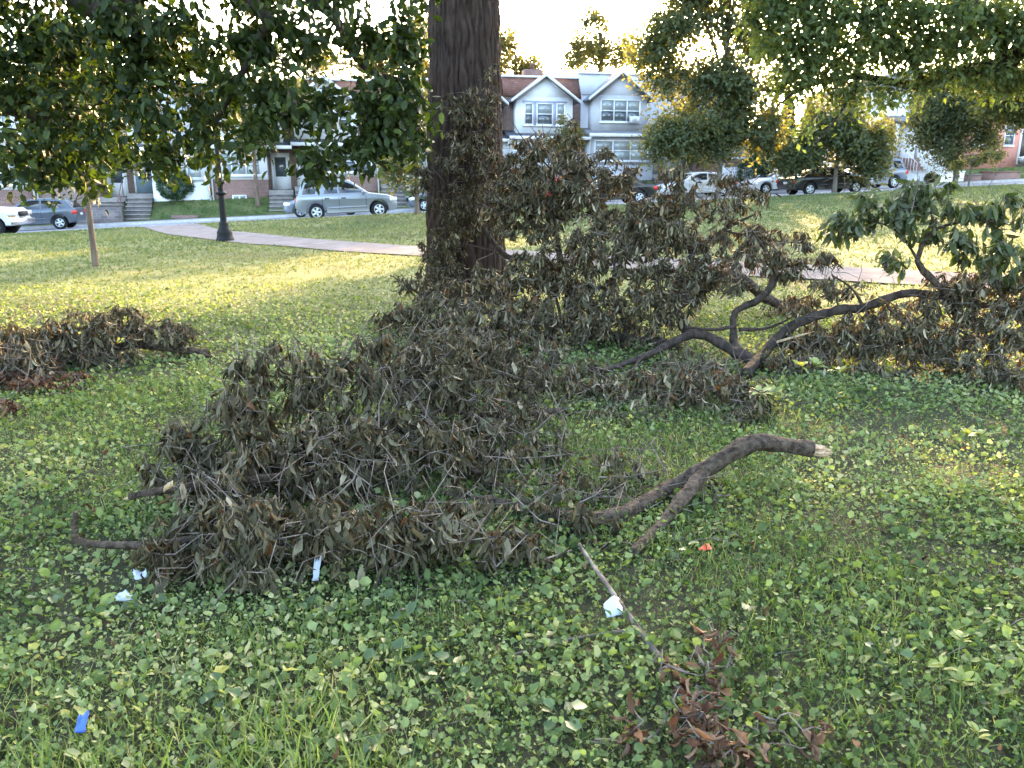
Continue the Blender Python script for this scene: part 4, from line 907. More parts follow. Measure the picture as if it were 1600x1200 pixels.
# trees behind the roofs
small_tree('sparse_tree', 'airy brown gold tree rising behind the chimney', 935, 240, [(930, 85, 2.0, 2, 1.2), (900, 60, 1.5, 1.5, 1.0), (965, 75, 2.2, 1.6, 1.2), (930, 35, 1.2, 1.2, .9), (890, 95, 1.6, 1.4, .6), (990, 95, 2.0, 1.8, .9)], 150, 22, .30, 41, 'leaf_gold', .2, Y=66, spread=.35, group='trees behind the roofs')
small_tree('roof_tree', 'yellow green tree behind the roof right of the big trunk', 805, 240, [(800, 105, 2.2, 2, 1.2), (775, 70, 2.2, 2, 1.8), (830, 108, 1.3, 1.4, .7), (750, 90, 2.2, 2, 2)], 110, 30, .34, 42, 'leaf_gold', .2, Y=68, spread=.4, group='trees behind the roofs')
small_tree('backyard_tree', 'broad tree behind the roofs left of the big trunk', 600, 240, [(600, 90, 3, 2.5, 2), (560, 110, 2.5, 2, 1.2), (640, 60, 2.6, 2.2, 2), (500, 95, 2, 2, 1.2), (660, 110, 2.4, 2, 1.2)], 150, 30, .36, 43, 'leaf_mid', .22, Y=66, spread=.45, group='trees behind the roofs')
small_tree('shading_back_tree', 'added tall tree behind the white house with unseen crown shading the foreground', 1330, 220, [(1250, -45, 3, 2.5, 1.8), (1330, -45, 3, 3, 1.8), (1410, -45, 3, 3, 1.8), (1290, -80, 3.4, 3, 2.2), (1380, -80, 3.6, 3, 2.4), (1490, -45, 3, 3, 1.8), (1570, -40, 3, 3, 1.8), (1200, -60, 2.5, 2.5, 1.6)], 360, 38, .40, 44, 'leaf_mid', .22, Y=64, spread=.5, group='trees behind the roofs')  # added tree: crown above the frame keeps sun off the foreground
def cone_tree(name, label, px, Y, h, w, seed):
    p = at(px, 260, Y); b = np.array([p[0], Y, float(G(p[0], Y))]); rg = np.random.RandomState(seed); root = empty(name, b, label=label, cat='tree', group='conical evergreens behind the fence')
    a = Acc(); a.tube([(0, 0, -.1), (0, 0, h * .9)], [.09, .02], 8); a.obj('trunk', M['greybark'], root)
    n = 2600; u = rg.rand(n) ** .8; t = rg.rand(n) * 6.283; rr = w * (1 - u) ** .75 * np.sqrt(rg.uniform(.55, 1.05, n)) * (1 + .15 * np.sin(t * 3 + u * 9)); pos = np.stack([rr * np.cos(t), rr * np.sin(t), .15 + u * h], -1)
    F = frames(np.stack([np.cos(t) * .5, np.sin(t) * .5, np.ones(n)], -1) + rg.normal(size=(n, 3)) * .25, rg.normal(size=(n, 3)) + np.stack([np.cos(t), np.sin(t), 0 * t], -1))
    a = Acc(); scatter(a, T_FAR, pos, F, rg.uniform(.22, .40, n), rg.randint(0, 12, n), rg.rand(n)); a.obj('crown', M['evergreen'], root, tint=True)
cone_tree('conifer', 'dark conical evergreen with the taller tip behind the fence', 1225, 53.5, 5.6, 1.0, 51)
cone_tree('conifer', 'dark conical evergreen left of its taller neighbour behind the fence', 1196, 53.0, 4.8, .95, 52)
cone_tree('conifer', 'third dark evergreen partly behind the round street tree', 1258, 54.0, 5.0, 1.0, 53)
def bush(name, label, px, py, Y, rx, ry, rz, seed, lm='hedge', n=2600, size=.11, cat='bush', flat=.0):
    p = at(px, py, Y); b = np.array([p[0], Y, float(G(p[0], Y))]); rg = np.random.RandomState(seed); root = empty(name, b, label=label, cat=cat)
    a = Acc()
    for k in range(7):
        t = rg.uniform(0, 6.28); q = rg.uniform(.2, .7); a.tube([(0, 0, -.05), (rx * q * .4 * math.cos(t), ry * q * .4 * math.sin(t), rz * .7), (rx * q * math.cos(t), ry * q * math.sin(t), rz * 1.4)], [.03, .02, .006], 5)
    a.obj('stems', M['greybark'], root)
    d = unit(rg.normal(size=(n, 3))); bump = 1 + .16 * np.sin(d[:, 0] * 5 + seed) * np.cos(d[:, 2] * 4 + d[:, 1] * 5); pos = d * (rg.uniform(.6, 1.03, n) ** .5 * bump)[:, None] * np.array([rx, ry, rz]); pos[:, 2] = np.clip(pos[:, 2] + rz, .02, None)
    F = frames(d + rg.normal(size=(n, 3)) * .7, rg.normal(size=(n, 3)) * .6 + d); a = Acc(); scatter(a, T_FAR, pos, F, size * rg.uniform(.7, 1.4, n), rg.randint(0, 12, n), rg.rand(n)); a.obj('foliage', M[lm], root, tint=True)
bush('clipped_hedge', 'large rounded green hedge beside the left steps', 277, 325, 46.6, 1.05, .9, .88, 61, n=4200)
bush('porch_bush', 'smaller bush right of the rounded hedge', 308, 310, 47.8, .6, .6, .6, 62)
bush('dark_shrub', 'blue green shrub right of the big trunk', 826, 285, 46.5, 1.1, .8, .95, 63, 'evergreen', 3600)
bush('clipped_cone', 'small clipped bush left of the red brick steps', 1396, 245, 55.6, .45, .45, .75, 64, 'evergreen')
bush('flower_bush', 'pale low bush behind the white wall, left', 1393, 262, 54.8, .55, .4, .35, 65, 'leaf_gold', 1200)
bush('pale_bush', 'pale low bush behind the white wall, right of the steps', 1455, 258, 56, .6, .4, .35, 66, 'leaf_gold', 1200)
bush('fence_shrub', 'green shrub rising behind the picket fence', 1180, 262, 52.5, 1.2, .7, 1.15, 67, 'hedge', 3000)

# ------------------------------------------------------------------ lamp post
def lamp_post():
    b = on_ground(352, 377); root = empty('lamp_post', b, label='black ornamental lamp post beside the path', cat='lamp post')
    M['lampblack'] = mat('black_lamp_paint', (.006, .006, .007), .6, (.012, .012, .013), 14, 4, spec=.2); M['lampglass'] = mat('frosted_lamp_glass', (.12, .12, .11), .4, (.16, .155, .145), 6, 2)
    a = Acc(); a.lathe([(.26, -.06), (.26, .07), (.24, .10), (.215, .20), (.225, .24), (.165, .36), (.13, .46), (.14, .50), (.11, .55)], sides=8); a.obj('base', M['lampblack'], root)
    a = Acc(); v = []; ns, zs = 24, [.52, 1.0, 1.30, 1.34, 1.34, 2.2, 3.25]
    for i, z in enumerate(zs):
        rr = np.interp(z, [.52, 3.25], [.088, .055])
        for k in range(ns): t = k * 2 * math.pi / ns; q = rr * (1 if k % 2 else .86); v.append((q * math.cos(t), q * math.sin(t), z))
    a.quads(v, [(i * ns + k, i * ns + (k + 1) % ns, (i + 1) * ns + (k + 1) % ns, (i + 1) * ns + k) for i in range(len(zs) - 1) for k in range(ns)]); a.obj('shaft', M['lampblack'], root)
    for z, q in ((1.32, .15), (1.62, .13), (3.25, .12)):
        a = Acc(); a.lathe([(q * .7, z - .05), (q, z - .02), (q, z + .02), (q * .7, z + .05)], sides=18); a.obj('collar', M['lampblack'], root)
    a = Acc(); a.lathe([(.08, 3.30), (.16, 3.42), (.13, 3.46)], sides=16); l = a.obj('lantern_base', M['lampblack'], root)
    a = Acc(); a.lathe([(.12, 3.46), (.20, 3.62), (.22, 3.80), (.16, 4.02), (.06, 4.12)], sides=18); a.obj('globe', M['lampglass'], root, smooth=True)
    a = Acc(); a.lathe([(.17, 4.02), (.10, 4.14), (.03, 4.20), (.02, 4.32)], sides=16); a.obj('finial', M['lampblack'], root)
lamp_post()

# ------------------------------------------------------------------ the fallen branches
GF = 'broken branches of the front brush heap'
fallen('fallen_limb', 'thick curved broken limb with splintered end arching out of the front heap',
  [[(1268, 702, 4.05, .043), (1180, 693, 4.0, .048), (1100, 735, 3.95, .046), (1040, 768, 3.9, .046), (965, 806, 3.8, .044), (900, 812, 3.9, .042), (820, 795, 4.1, .032), (690, 770, 4.2, .02)],
   [(1100, 737, 3.92, .036), (1062, 785, 3.68, .033), (1026, 828, 3.46, .030), (988, 864, 3.32, .022)],
   [(880, 810, 3.95, .028), (800, 770, 4.1, .02), (700, 700, 4.3, .014), (640, 600, 4.9, .008)]],
  px_blobs([(700, 830, 3.55, .33, .3, .18), (800, 860, 3.5, .22, .2, .10), (740, 710, 4.3, .33, .4, .2), (850, 770, 4.1, .26, .3, .12), (980, 735, 4.5, .33, .35, .10), (1060, 765, 4.4, .25, .3, .07), (1110, 835, 3.8, .28, .2, .03), (620, 700, 4.15, .36, .35, .22), (885, 822, 3.5, .2, .2, .09), (935, 815, 3.5, .14, .12, .07), (930, 850, 3.3, .12, .1, .05), (930, 770, 4.2, .25, .2, .10), (820, 690, 4.7, .3, .3, .16)]),
  400, 5.5, .100, 101, group=GF, torn=[([(1268, 702, 4.05, .041), (1300, 706, 4.06, .02)], 46)], bare=.4)
fallen('fallen_branch', 'thin branch with upturned hooked end sticking out left of the front heap',
  [[(118, 800, 3.2, .010), (117, 825, 3.2, .014), (125, 846, 3.2, .017), (180, 852, 3.2, .018), (245, 850, 3.2, .018), (400, 830, 3.3, .016), (560, 800, 3.5, .012)]],
  px_blobs([(290, 868, 3.25, .20, .2, .14), (410, 845, 3.3, .34, .25, .2), (550, 840, 3.4, .36, .28, .2), (330, 800, 3.55, .25, .25, .2), (640, 850, 3.4, .25, .2, .16)]), 260, 6.2, .100, 102, group=GF, bare=.22)
fallen('fallen_branch', 'dark snapped branch end pointing left halfway up the front heap',
  [[(203, 776, 3.5, .016), (240, 768, 3.5, .018), (300, 760, 3.55, .019), (370, 752, 3.65, .019), (480, 735, 3.9, .017), (600, 700, 4.2, .012)], [(370, 752, 3.65, .014), (385, 660, 4.2, .010), (402, 575, 4.45, .006)]],
  px_blobs([(300, 730, 3.95, .28, .28, .22), (270, 690, 4.0, .14, .15, .14), (400, 720, 3.95, .36, .35, .26), (395, 600, 4.4, .15, .16, .26), (520, 720, 4.0, .36, .35, .27), (360, 650, 4.1, .24, .2, .18)]), 290, 6.0, .100, 103, group=GF,
  torn=[([(206, 776, 3.5, .012), (192, 780, 3.5, .01)], 9)], bare=.18)
fallen('fallen_branch', 'leafy dead branch at the back of the front heap with tall tips',
  [[(880, 640, 5.3, .020), (790, 650, 5.2, .019), (690, 640, 5.1, .017), (600, 620, 5.0, .013), (530, 560, 4.9, .007)], [(690, 640, 5.1, .012), (620, 560, 5.2, .008), (610, 510, 5.3, .004)]],
  px_blobs([(530, 590, 4.8, .30, .3, .24), (530, 515, 4.9, .06, .06, .12), (480, 640, 4.6, .22, .25, .2), (640, 590, 5.0, .36, .35, .22), (720, 600, 5.2, .32, .35, .18), (610, 650, 4.7, .35, .3, .2), (760, 650, 4.9, .3, .25, .16), (700, 550, 5.9, .4, .4, .2), (640, 545, 5.6, .3, .3, .2), (780, 590, 5.8, .4, .35, .2), (850, 640, 5.5, .3, .3, .14), (455, 580, 4.6, .2, .2, .26), (585, 555, 4.9, .22, .22, .24), (680, 560, 5.3, .3, .3, .26), (750, 550, 5.9, .3, .3, .24), (620, 530, 5.3, .1, .1, .14)]), 560, 5.2, .100, 104, group=GF, bare=.22)
GB = 'broken branches of the heap around the trunk'
fallen('leaning_branch', 'wilted branch hanging down in front of the big trunk',
  [[(905, 470, OY - 1.6, .05), (850, 410, OY - 1.3, .045), (792, 400, OY - 1.1, .036), (745, 330, OY - .9, .024), (735, 220, OY - .75, .014), (728, 120, OY - .7, .006)], [(745, 330, OY - .9, .016), (690, 300, OY - .9, .010), (660, 290, OY - .9, .005)], [(792, 400, OY - 1.1, .014), (720, 385, OY - 1, .009), (690, 440, OY - 1.0, .005)]],
  px_blobs([(735, 190, OY - .8, .42, .25, .5), (740, 260, OY - .85, .50, .25, .4), (720, 330, OY - .9, .50, .25, .4), (690, 400, OY - .9, .36, .25, .45), (655, 270, OY - .85, .15, .2, .3), (770, 130, OY - .75, .12, .15, .3)]), 330, 7.0, .105, 111, limbmat='bark', group=GB, T=T_WILT8, key='wilt_far', bare=.15, nobj=200, rmax=.009)
fallen('brush_branch', 'upright dead branch with dark stem just right of the big trunk',
  [[(900, 500, 9.2, .06), (880, 430, 9.3, .045), (868, 350, 9.4, .026), (866, 270, 9.5, .018), (900, 240, 9.5, .010), (898, 190, 9.5, .005)], [(868, 345, 9.4, .014), (920, 335, 9.4, .012), (985, 330, 9.4, .010), (1080, 300, 9.4, .004)], [(866, 270, 9.5, .010), (820, 220, 9.5, .006), (800, 190, 9.5, .003)]],
  px_blobs([(850, 240, 9.5, .40, .35, .28), (895, 215, 9.5, .10, .12, .28), (800, 250, 9.6, .25, .25, .3), (900, 310, 9.4, .50, .45, .30), (830, 330, 9.4, .40, .4, .35), (985, 270, 9.3, .10, .12, .24), (965, 280, 9.3, .18, .2, .15), (1000, 330, 9.3, .45, .4, .22), (790, 320, 9.5, .35, .3, .45), (930, 260, 9.4, .35, .3, .25), (860, 290, 9.4, .5, .4, .4)]), 430, 8.0, .11, 112, limbmat='bark', group=GB, T=T_WILT8, key='wilt_far', bare=.15, nobj=200, rmax=.009)
fallen('brush_branch', 'dense mass of wilted dark leaves in front of the trunk base',
  [[(1060, 540, 8.0, .06), (980, 530, 8.2, .055), (880, 510, 8.6, .045), (780, 490, 9.0, .035), (680, 470, 9.4, .02), (610, 430, 9.8, .008)], [(880, 510, 8.6, .02), (860, 440, 9.0, .014), (830, 400, 9.2, .008)], [(980, 530, 8.2, .02), (960, 430, 8.6, .014), (970, 370, 8.9, .006)]],
  px_blobs([(660, 490, 9.2, .50, .45, .30), (640, 440, 9.6, .25, .25, .16), (760, 510, 8.8, .60, .5, .32), (880, 500, 8.6, .70, .5, .36), (990, 500, 8.2, .60, .5, .36), (860, 420, 9.0, .55, .45, .38), (980, 400, 8.8, .55, .45, .34), (740, 450, 9.3, .5, .3, .2), (900, 380, 8.9, .6, .45, .4), (800, 440, 9.0, .6, .45, .35), (1040, 450, 8.4, .5, .45, .36), (930, 460, 8.6, .6, .5, .38), (690, 530, 7.9, .45, .4, .25), (800, 555, 7.4, .5, .4, .25), (620, 500, 8.6, .3, .3, .2)]), 720, 8.5, .108, 113, limbmat='bark', group=GB, T=T_WILT8, key='wilt_far', bare=.12, nobj=200, rmax=.010)
fallen('brush_branch', 'thin tangled dead branch sprawling over grass toward the curved limb',
  [[(1190, 570, 7.2, .055), (1140, 545, 7.4, .050), (1085, 522, 7.7, .045), (1000, 560, 7.2, .03), (900, 590, 6.9, .02), (800, 600, 6.8, .01)], [(1000, 560, 7.2, .014), (960, 620, 6.6, .01), (930, 640, 6.4, .006)]],
  px_blobs([(830, 590, 6.9, .35, .4, .14), (930, 600, 6.7, .45, .4, .16), (1030, 610, 6.6, .45, .4, .16), (1130, 610, 6.6, .40, .35, .18), (1190, 640, 6.3, .18, .2, .08), (1080, 570, 7.0, .35, .35, .14), (980, 650, 6.1, .35, .25, .06), (1150, 660, 6.0, .2, .2, .05)]), 400, 6.0, .098, 114, limbmat='bark', group=GB, T=T_WILT8, key='wilt_far', bare=.3, nobj=200)
fallen('brush_branch', 'leafy dead branch with fine tips silhouetted before the parked cars',
  [[(1075, 520, 8.3, .06), (1050, 460, 8.6, .045), (1080, 400, 8.8, .03), (1130, 360, 8.9, .02), (1190, 330, 8.9, .008)], [(1080, 400, 8.8, .018), (1060, 340, 9, .012), (1045, 290, 9, .004)], [(1130, 360, 8.9, .012), (1200, 375, 8.8, .009), (1260, 380, 8.7, .003)]],
  px_blobs([(1060, 310, 9.0, .35, .3, .14), (1130, 320, 8.9, .40, .3, .16), (1180, 300, 8.9, .20, .2, .14), (1080, 370, 8.8, .50, .4, .24), (1180, 370, 8.8, .40, .35, .16), (1250, 375, 8.7, .25, .2, .12), (1060, 440, 8.6, .40, .4, .26), (1180, 410, 8.7, .22, .25, .12), (1010, 360, 8.9, .45, .4, .35), (1110, 420, 8.6, .4, .4, .25), (1130, 280, 9.0, .3, .25, .12), (1060, 270, 9.0, .2, .2, .12)]), 400, 7.5, .105, 115, limbmat='bark', group=GB, T=T_WILT8, key='wilt_far', bare=.18, nobj=200)
fallen('bare_limb', 'dark kinked bare limb rising right of the leafy heap',
  [[(1150, 555, 7.6, .050), (1146, 520, 7.7, .036), (1150, 487, 7.8, .034), (1185, 468, 7.8, .034), (1207, 442, 7.8, .032), (1210, 415, 7.8, .026), (1195, 390, 7.9, .016), (1175, 360, 7.9, .007)], [(1150, 510, 7.7, .022), (1110, 515, 7.7, .016), (1070, 510, 7.8, .01)], [(1155, 515, 7.7, .020), (1200, 512, 7.7, .014), (1250, 490, 7.7, .006)]],
  px_blobs([(1200, 395, 7.8, .24, .2, .14), (1235, 420, 7.8, .28, .22, .12), (1290, 405, 7.8, .2, .18, .08), (1150, 440, 7.9, .2, .2, .12), (1250, 470, 7.7, .2, .2, .08)]), 110, 6, .10, 116, limbmat='bark', group=GB, T=T_WILT8, key='wilt_far', bare=.2, nobj=60)
fallen('mossy_limb', 'pale mossy bent limb lying behind the kinked bare limb',
  [[(1060, 475, 9.8, .075), (1100, 450, 9.9, .08), (1135, 432, 10.0, .085), (1165, 440, 10.0, .08), (1195, 465, 10.0, .07), (1240, 485, 9.9, .05)]], px_blobs([(1215, 480, 9.9, .3, .3, .10)]), 18, 3, .10, 117, group=GB, T=T_WILT8, key='wilt_far', nobj=20, limbmat='deadbark')
GR = 'broken branches on the right'
fallen('torn_limb', 'long dark limb with torn pale wood reaching right from the heap',
  [[(1165, 585, 7.3, .050), (1200, 545, 7.3, .048), (1245, 505, 7.3, .045), (1300, 487, 7.3, .042), (1350, 480, 7.3, .039), (1420, 458, 7.3, .038), (1500, 470, 7.3, .03), (1600, 490, 7.2, .018)], [(1350, 480, 7.3, .016), (1330, 450, 7.3, .010), (1300, 430, 7.3, .006)]],
  px_blobs([(1330, 540, 7.1, .40, .3, .12), (1430, 530, 7.0, .50, .35, .18), (1530, 520, 7.0, .50, .35, .22), (1610, 530, 6.9, .45, .35, .24), (1450, 475, 7.2, .35, .3, .14), (1560, 470, 7.2, .40, .3, .16), (1330, 450, 7.3, .25, .2, .10), (1560, 590, 6.7, .3, .25, .10), (1280, 560, 7.0, .3, .3, .08), (1370, 580, 6.8, .3, .25, .07), (1480, 560, 6.8, .45, .3, .16), (1590, 590, 6.6, .4, .3, .14), (1400, 495, 7.2, .4, .3, .16), (1500, 440, 7.3, .35, .3, .16), (1600, 450, 7.2, .35, .3, .2), (1260, 530, 7.4, .35, .3, .10), (1300, 520, 7.3, .3, .25, .12), (1230, 560, 7.0, .3, .25, .09), (1290, 440, 7.4, .2, .2, .12), (1240, 480, 7.5, .2, .2, .08), (1350, 515, 7.2, .3, .25, .14)]),
  760, 7.0, .10, 121, limbmat='bark', group=GR, T=T_WILT8, key='wilt_far', bare=.18, torn=[([(1235, 528, 7.22, .022), (1276, 516, 7.2, .014)], 7)])
fallen('green_branch', 'fallen branch still carrying large dull green leaves at the right',
  [[(1500, 500, 7.2, .035), (1470, 450, 7.2, .032), (1440, 420, 7.2, .030), (1435, 400, 7.2, .022), (1460, 360, 7.2, .016), (1520, 345, 7.2, .010), (1580, 350, 7.2, .005)], [(1440, 415, 7.2, .014), (1400, 360, 7.2, .010), (1340, 340, 7.2, .005)], [(1460, 360, 7.2, .012), (1450, 310, 7.2, .007), (1440, 285, 7.2, .003)]],
  px_blobs([(1320, 350, 7.2, .25, .2, .12), (1390, 335, 7.2, .3, .25, .2), (1440, 305, 7.2, .3, .25, .18), (1500, 325, 7.2, .30, .25, .13), (1570, 320, 7.2, .25, .2, .14), (1350, 310, 7.2, .12, .15, .12), (1460, 370, 7.2, .30, .25, .12), (1545, 385, 7.2, .35, .25, .16), (1400, 400, 7.2, .2, .2, .12), (1590, 420, 7.2, .3, .25, .14)]),
  190, 4.6, .13, 122, group=GR, leafmat='freshfall', T=T_LONG, key='fresh', bare=.05, down=1.4, wild=.7, nobj=300)
GL = 'broken branches on the left lawn'
fallen('left_branch', 'dead brown branch with thick bare limb lying on the left lawn',
  [[(325, 552, 7.5, .035), (290, 548, 7.5, .040), (240, 540, 7.5, .042), (200, 540, 7.6, .040), (120, 560, 7.5, .035), (40, 575, 7.4, .03), (-40, 580, 7.4, .02)], [(290, 545, 7.5, .014), (325, 555, 7.3, .009), (350, 566, 7.15, .003)], [(200, 540, 7.6, .016), (190, 500, 7.7, .01), (185, 475, 7.8, .004)]],
  px_blobs([(40, 530, 7.2, .45, .35, .22), (30, 570, 7.0, .45, .3, .2), (100, 530, 7.2, .35, .35, .2), (280, 520, 7.5, .2, .2, .12), (60, 540, 7.5, .45, .35, .16), (150, 515, 7.4, .40, .35, .22), (190, 500, 7.7, .20, .2, .18), (240, 510, 7.7, .30, .25, .12), (110, 500, 7.7, .12, .12, .12), (10, 560, 7.3, .35, .3, .22), (160, 560, 7.3, .4, .25, .10)]), 480, 6.5, .105, 131, group=GL, T=T_WILT8, key='wilt_far', nobj=150, bare=.2)
fallen('left_sunglow_branch', 'dry leaves coloured rust brown to imitate sun glow, low on the left edge in front of the dead branch',
  [[(-60, 600, 6.9, .03), (20, 600, 6.8, .025), (90, 605, 6.7, .018), (150, 608, 6.7, .008)]], px_blobs([(30, 595, 6.8, .25, .2, .12), (100, 605, 6.7, .2, .15, .05), (0, 570, 6.9, .2, .2, .15), (0, 640, 6.3, .2, .2, .06), (60, 575, 6.8, .2, .2, .12), (120, 590, 6.7, .2, .15, .06)]), 150, 5.5, .105, 132, group=GL, leafmat='brownleaf', T=T_BROWN, nobj=150)  # rust brown leaf colour stands in for low sun glowing on the pile
fallen('dead_stick', 'long thin grey stick with side fork and curled brown leaves in the foreground',
  [[(905, 850, 3.25, .007), (930, 888, 3.05, .009), (1000, 985, 2.66, .0105), (1050, 1058, 2.42, .011), (1085, 1120, 2.24, .010), (1120, 1200, 2.05, .009)], [(998, 982, 2.66, .007), (930, 992, 2.66, .006), (870, 1003, 2.66, .005), (800, 1023, 2.66, .003)], [(1060, 1075, 2.37, .006), (1020, 1150, 2.2, .005), (930, 1155, 2.18, .003)], [(1100, 1150, 2.16, .006), (1130, 1060, 2.3, .004), (1150, 1000, 2.4, .002)]],
  [(q[0], q[1], q[2] + .07, *q[3:]) for q in px_blobs([(1060, 1070, 2.36, .07, .07, .035), (1110, 1080, 2.32, .07, .07, .05), (1100, 1130, 2.2, .09, .08, .05), (1010, 1060, 2.36, .03, .03, .04), (985, 1150, 2.18, .05, .05, .05), (1100, 1190, 2.06, .11, .08, .04), (1210, 1180, 2.07, .12, .08, .03), (1110, 1020, 2.42, .04, .04, .03), (1250, 1165, 2.1, .06, .05, .02)])],
  80, 3.2, .075, 141, cat='stick', leafmat='brownleaf', T=T_BROWN, nobj=300, bare=.1, spread=.012, down=.5, wild=1.0, limbmat='twig', rmax=.004, tl=.3)
# ------------------------------------------------------------------ ground cover
RG = np.random.RandomState(9)
def wedge(n, d0, d1, k=.70, m=.8, pw=1.0):
    d = d0 + (d1 - d0) * RG.rand(n) ** pw; x = (RG.rand(n) * 2 - 1) * (k * d + m); return x, d
def flatF(n, tilt):
    a = RG.rand(n) * 6.283; ax = np.stack([np.cos(a), np.sin(a), RG.normal(size=n) * tilt], -1)
    return frames(ax, np.stack([RG.normal(size=n) * tilt, RG.normal(size=n) * tilt, np.ones(n)], -1))
def upF(n, lean):
    a = RG.rand(n) * 6.283; z = np.stack([RG.normal(size=n) * lean, RG.normal(size=n) * lean, np.ones(n)], -1)
    return frames(np.cross(z, np.stack([np.cos(a), np.sin(a), 0 * a], -1)), z)
def trunk_clear(x, y): return (x - OAK[0]) ** 2 + (y - OAK[1]) ** 2 > .7 ** 2
def cover(name, label, T, m, n, d0, d1, size, hgt, dens, tintf, flat=None, up=None, pw=1.0):
    x, y = wedge(n, d0, d1, pw=pw); k = (RG.rand(n) < dens(x, y)) & off_path(x, y, .05) & trunk_clear(x, y); s_, r_ = rs(x, y); k &= r_ < -.25
    x, y = x[k], y[k]; n = len(x); sz = size(x, y) * RG.uniform(.6, 1.35, n); z = G(x, y) + hgt(x, y) * RG.rand(n) ** 1.2
    F = flatF(n, flat) if flat is not None else upF(n, up)
    a = Acc(); scatter(a, T, np.stack([x, y, z], -1), F, sz, RG.randint(0, len(T), n), np.clip(tintf(x, y) + RG.normal(size=n) * .22, 0, 1)); o = a.obj(name, M[m], tint=True)
    tag(o, label, name.replace('_', ' '), kind='stuff'); return o
patch = lambda x, y, f, o: fbm(x * f + o, y * f + o * 1.7)
bare_ = lambda x, y: .5 + .5 * sst(.70, .60, patch(x, y, 1.1, 50))                # bare soil shows where this is low
grassy = lambda x, y: np.clip(.45 * sst(.5, .66, patch(x, y, .8, 11)) + .5 * sst(.3, -.5, x) * sst(3.3, 2.7, y) * sst(.3, .55, patch(x, y, 1.5, 14)), 0, 1)
tone = lambda x, y: np.clip(.16 + .75 * sst(.3, .7, patch(x, y, .9, 23)) * .6 + .35 * patch(x, y, 3.0, 71), 0, 1)
szd = lambda x, y, a, b: a + b * RG.rand(len(x)) ** 3
cover('clover', 'low round leaved clover and ground ivy carpeting the foreground', T_ROUND, 'cover', 50000, 1.3, 4.2, lambda x, y: szd(x, y, .011, .026) * (.7 + .6 * vn(x * 5, y * 5)), lambda x, y: .02 + .09 * patch(x, y, 1.3, 3), lambda x, y: bare_(x, y) * (1 - .5 * grassy(x, y)), tone, flat=.7, pw=.75)
cover('small_weeds', 'small pointed weed leaves mixed through the foreground', T_SIMPLE, 'cover', 78000, 1.3, 6.5, lambda x, y: szd(x, y, .011, .026) * (.7 + .6 * vn(x * 3 + 9, y * 3)), lambda x, y: .03 + .08 * patch(x, y, 1.7, 13), lambda x, y: .2 + .8 * bare_(x, y), tone, flat=.9, pw=.75)
cover('weeds', 'low leafy weeds covering the middle ground', T_SIMPLE, 'cover', 80000, 5.5, 13, lambda x, y: .029 + .0009 * y, lambda x, y: .03 + .06 * patch(x, y, 1.1, 3), lambda x, y: (.25 + .75 * bare_(x, y)) * (1 - .85 * sst(7.5, 12, y)), tone, flat=.7, pw=.8)
cover('grass', 'thin bent grass blades among the clover', T_BLADE, 'blade', 90000, 1.3, 7, lambda x, y: .04 + .11 * grassy(x, y), lambda x, y: 0 * x, lambda x, y: .42 + .5 * grassy(x, y), lambda x, y: .3 + .5 * patch(x, y, 1.3, 31), up=.55, pw=.75)
cover('turf', 'short turf of the open lawn', T_TUFT, 'lawn', 98000, 6.5, 44, lambda x, y: .036 + .0014 * y, lambda x, y: 0 * x, lambda x, y: (.6 + .4 * sst(8, 12, y)) * (1 - .75 * sst(.58, .72, patch(x, y, .28, 3) * .6 + .4 * patch(x, y, 1.1, 8))), lambda x, y: .25 + .6 * patch(x, y, .35, 61), up=.3, pw=.72)
def yard_turf():
    n = 14000; s = RG.uniform(-40, 52, n); r = RG.uniform(10.5, 13.2, n); x = ORG[0] + TV[0] * s + NV[0] * r; y = ORG[1] + TV[1] * s + NV[1] * r
    a = Acc(); scatter(a, T_TUFT, np.stack([x, y, G(x, y)], -1), upF(n, .3), RG.uniform(.06, .12, n), RG.randint(0, 10, n), np.clip(.3 + RG.normal(size=n) * .2, 0, 1)); tag(a.obj('yard_grass', M['blade'], tint=True), 'green grass of the raised front yards', 'grass', kind='stuff')
yard_turf()
def leaf_litter():
    n = 1700; x, y = wedge(n, 1.6, 11, pw=.8); k = off_path(x, y); x, y = x[k], y[k]; n = len(x)
    a = Acc(); scatter(a, T_BROWN, np.stack([x, y, G(x, y) + .025 + .04 * RG.rand(n)], -1), flatF(n, .25), RG.uniform(.02, .06, n), RG.randint(0, 10, n), RG.rand(n)); tag(a.obj('leaf_litter', M['brownleaf'], tint=True), 'scattered dry brown leaves in the grass', 'leaf litter', kind='stuff')
    n = 700; x, y = wedge(n, 1.6, 9, pw=.8); a = Acc()
    for i in range(n):
        t = RG.rand() * 6.28; l = RG.uniform(.04, .2); z = float(G(x[i], y[i])); p = np.array([x[i], y[i], z + .03]); d = np.array([math.cos(t), math.sin(t), RG.normal() * .12]) * l
        a.tube([p, p + d * .5 + RG.normal(size=3) * .012, p + d], [.0025, .002, .001], 4)
    tag(a.obj('twig_litter', M['twig'], kind='stuff'), 'small broken twigs lying in the grass', 'twigs')
leaf_litter()
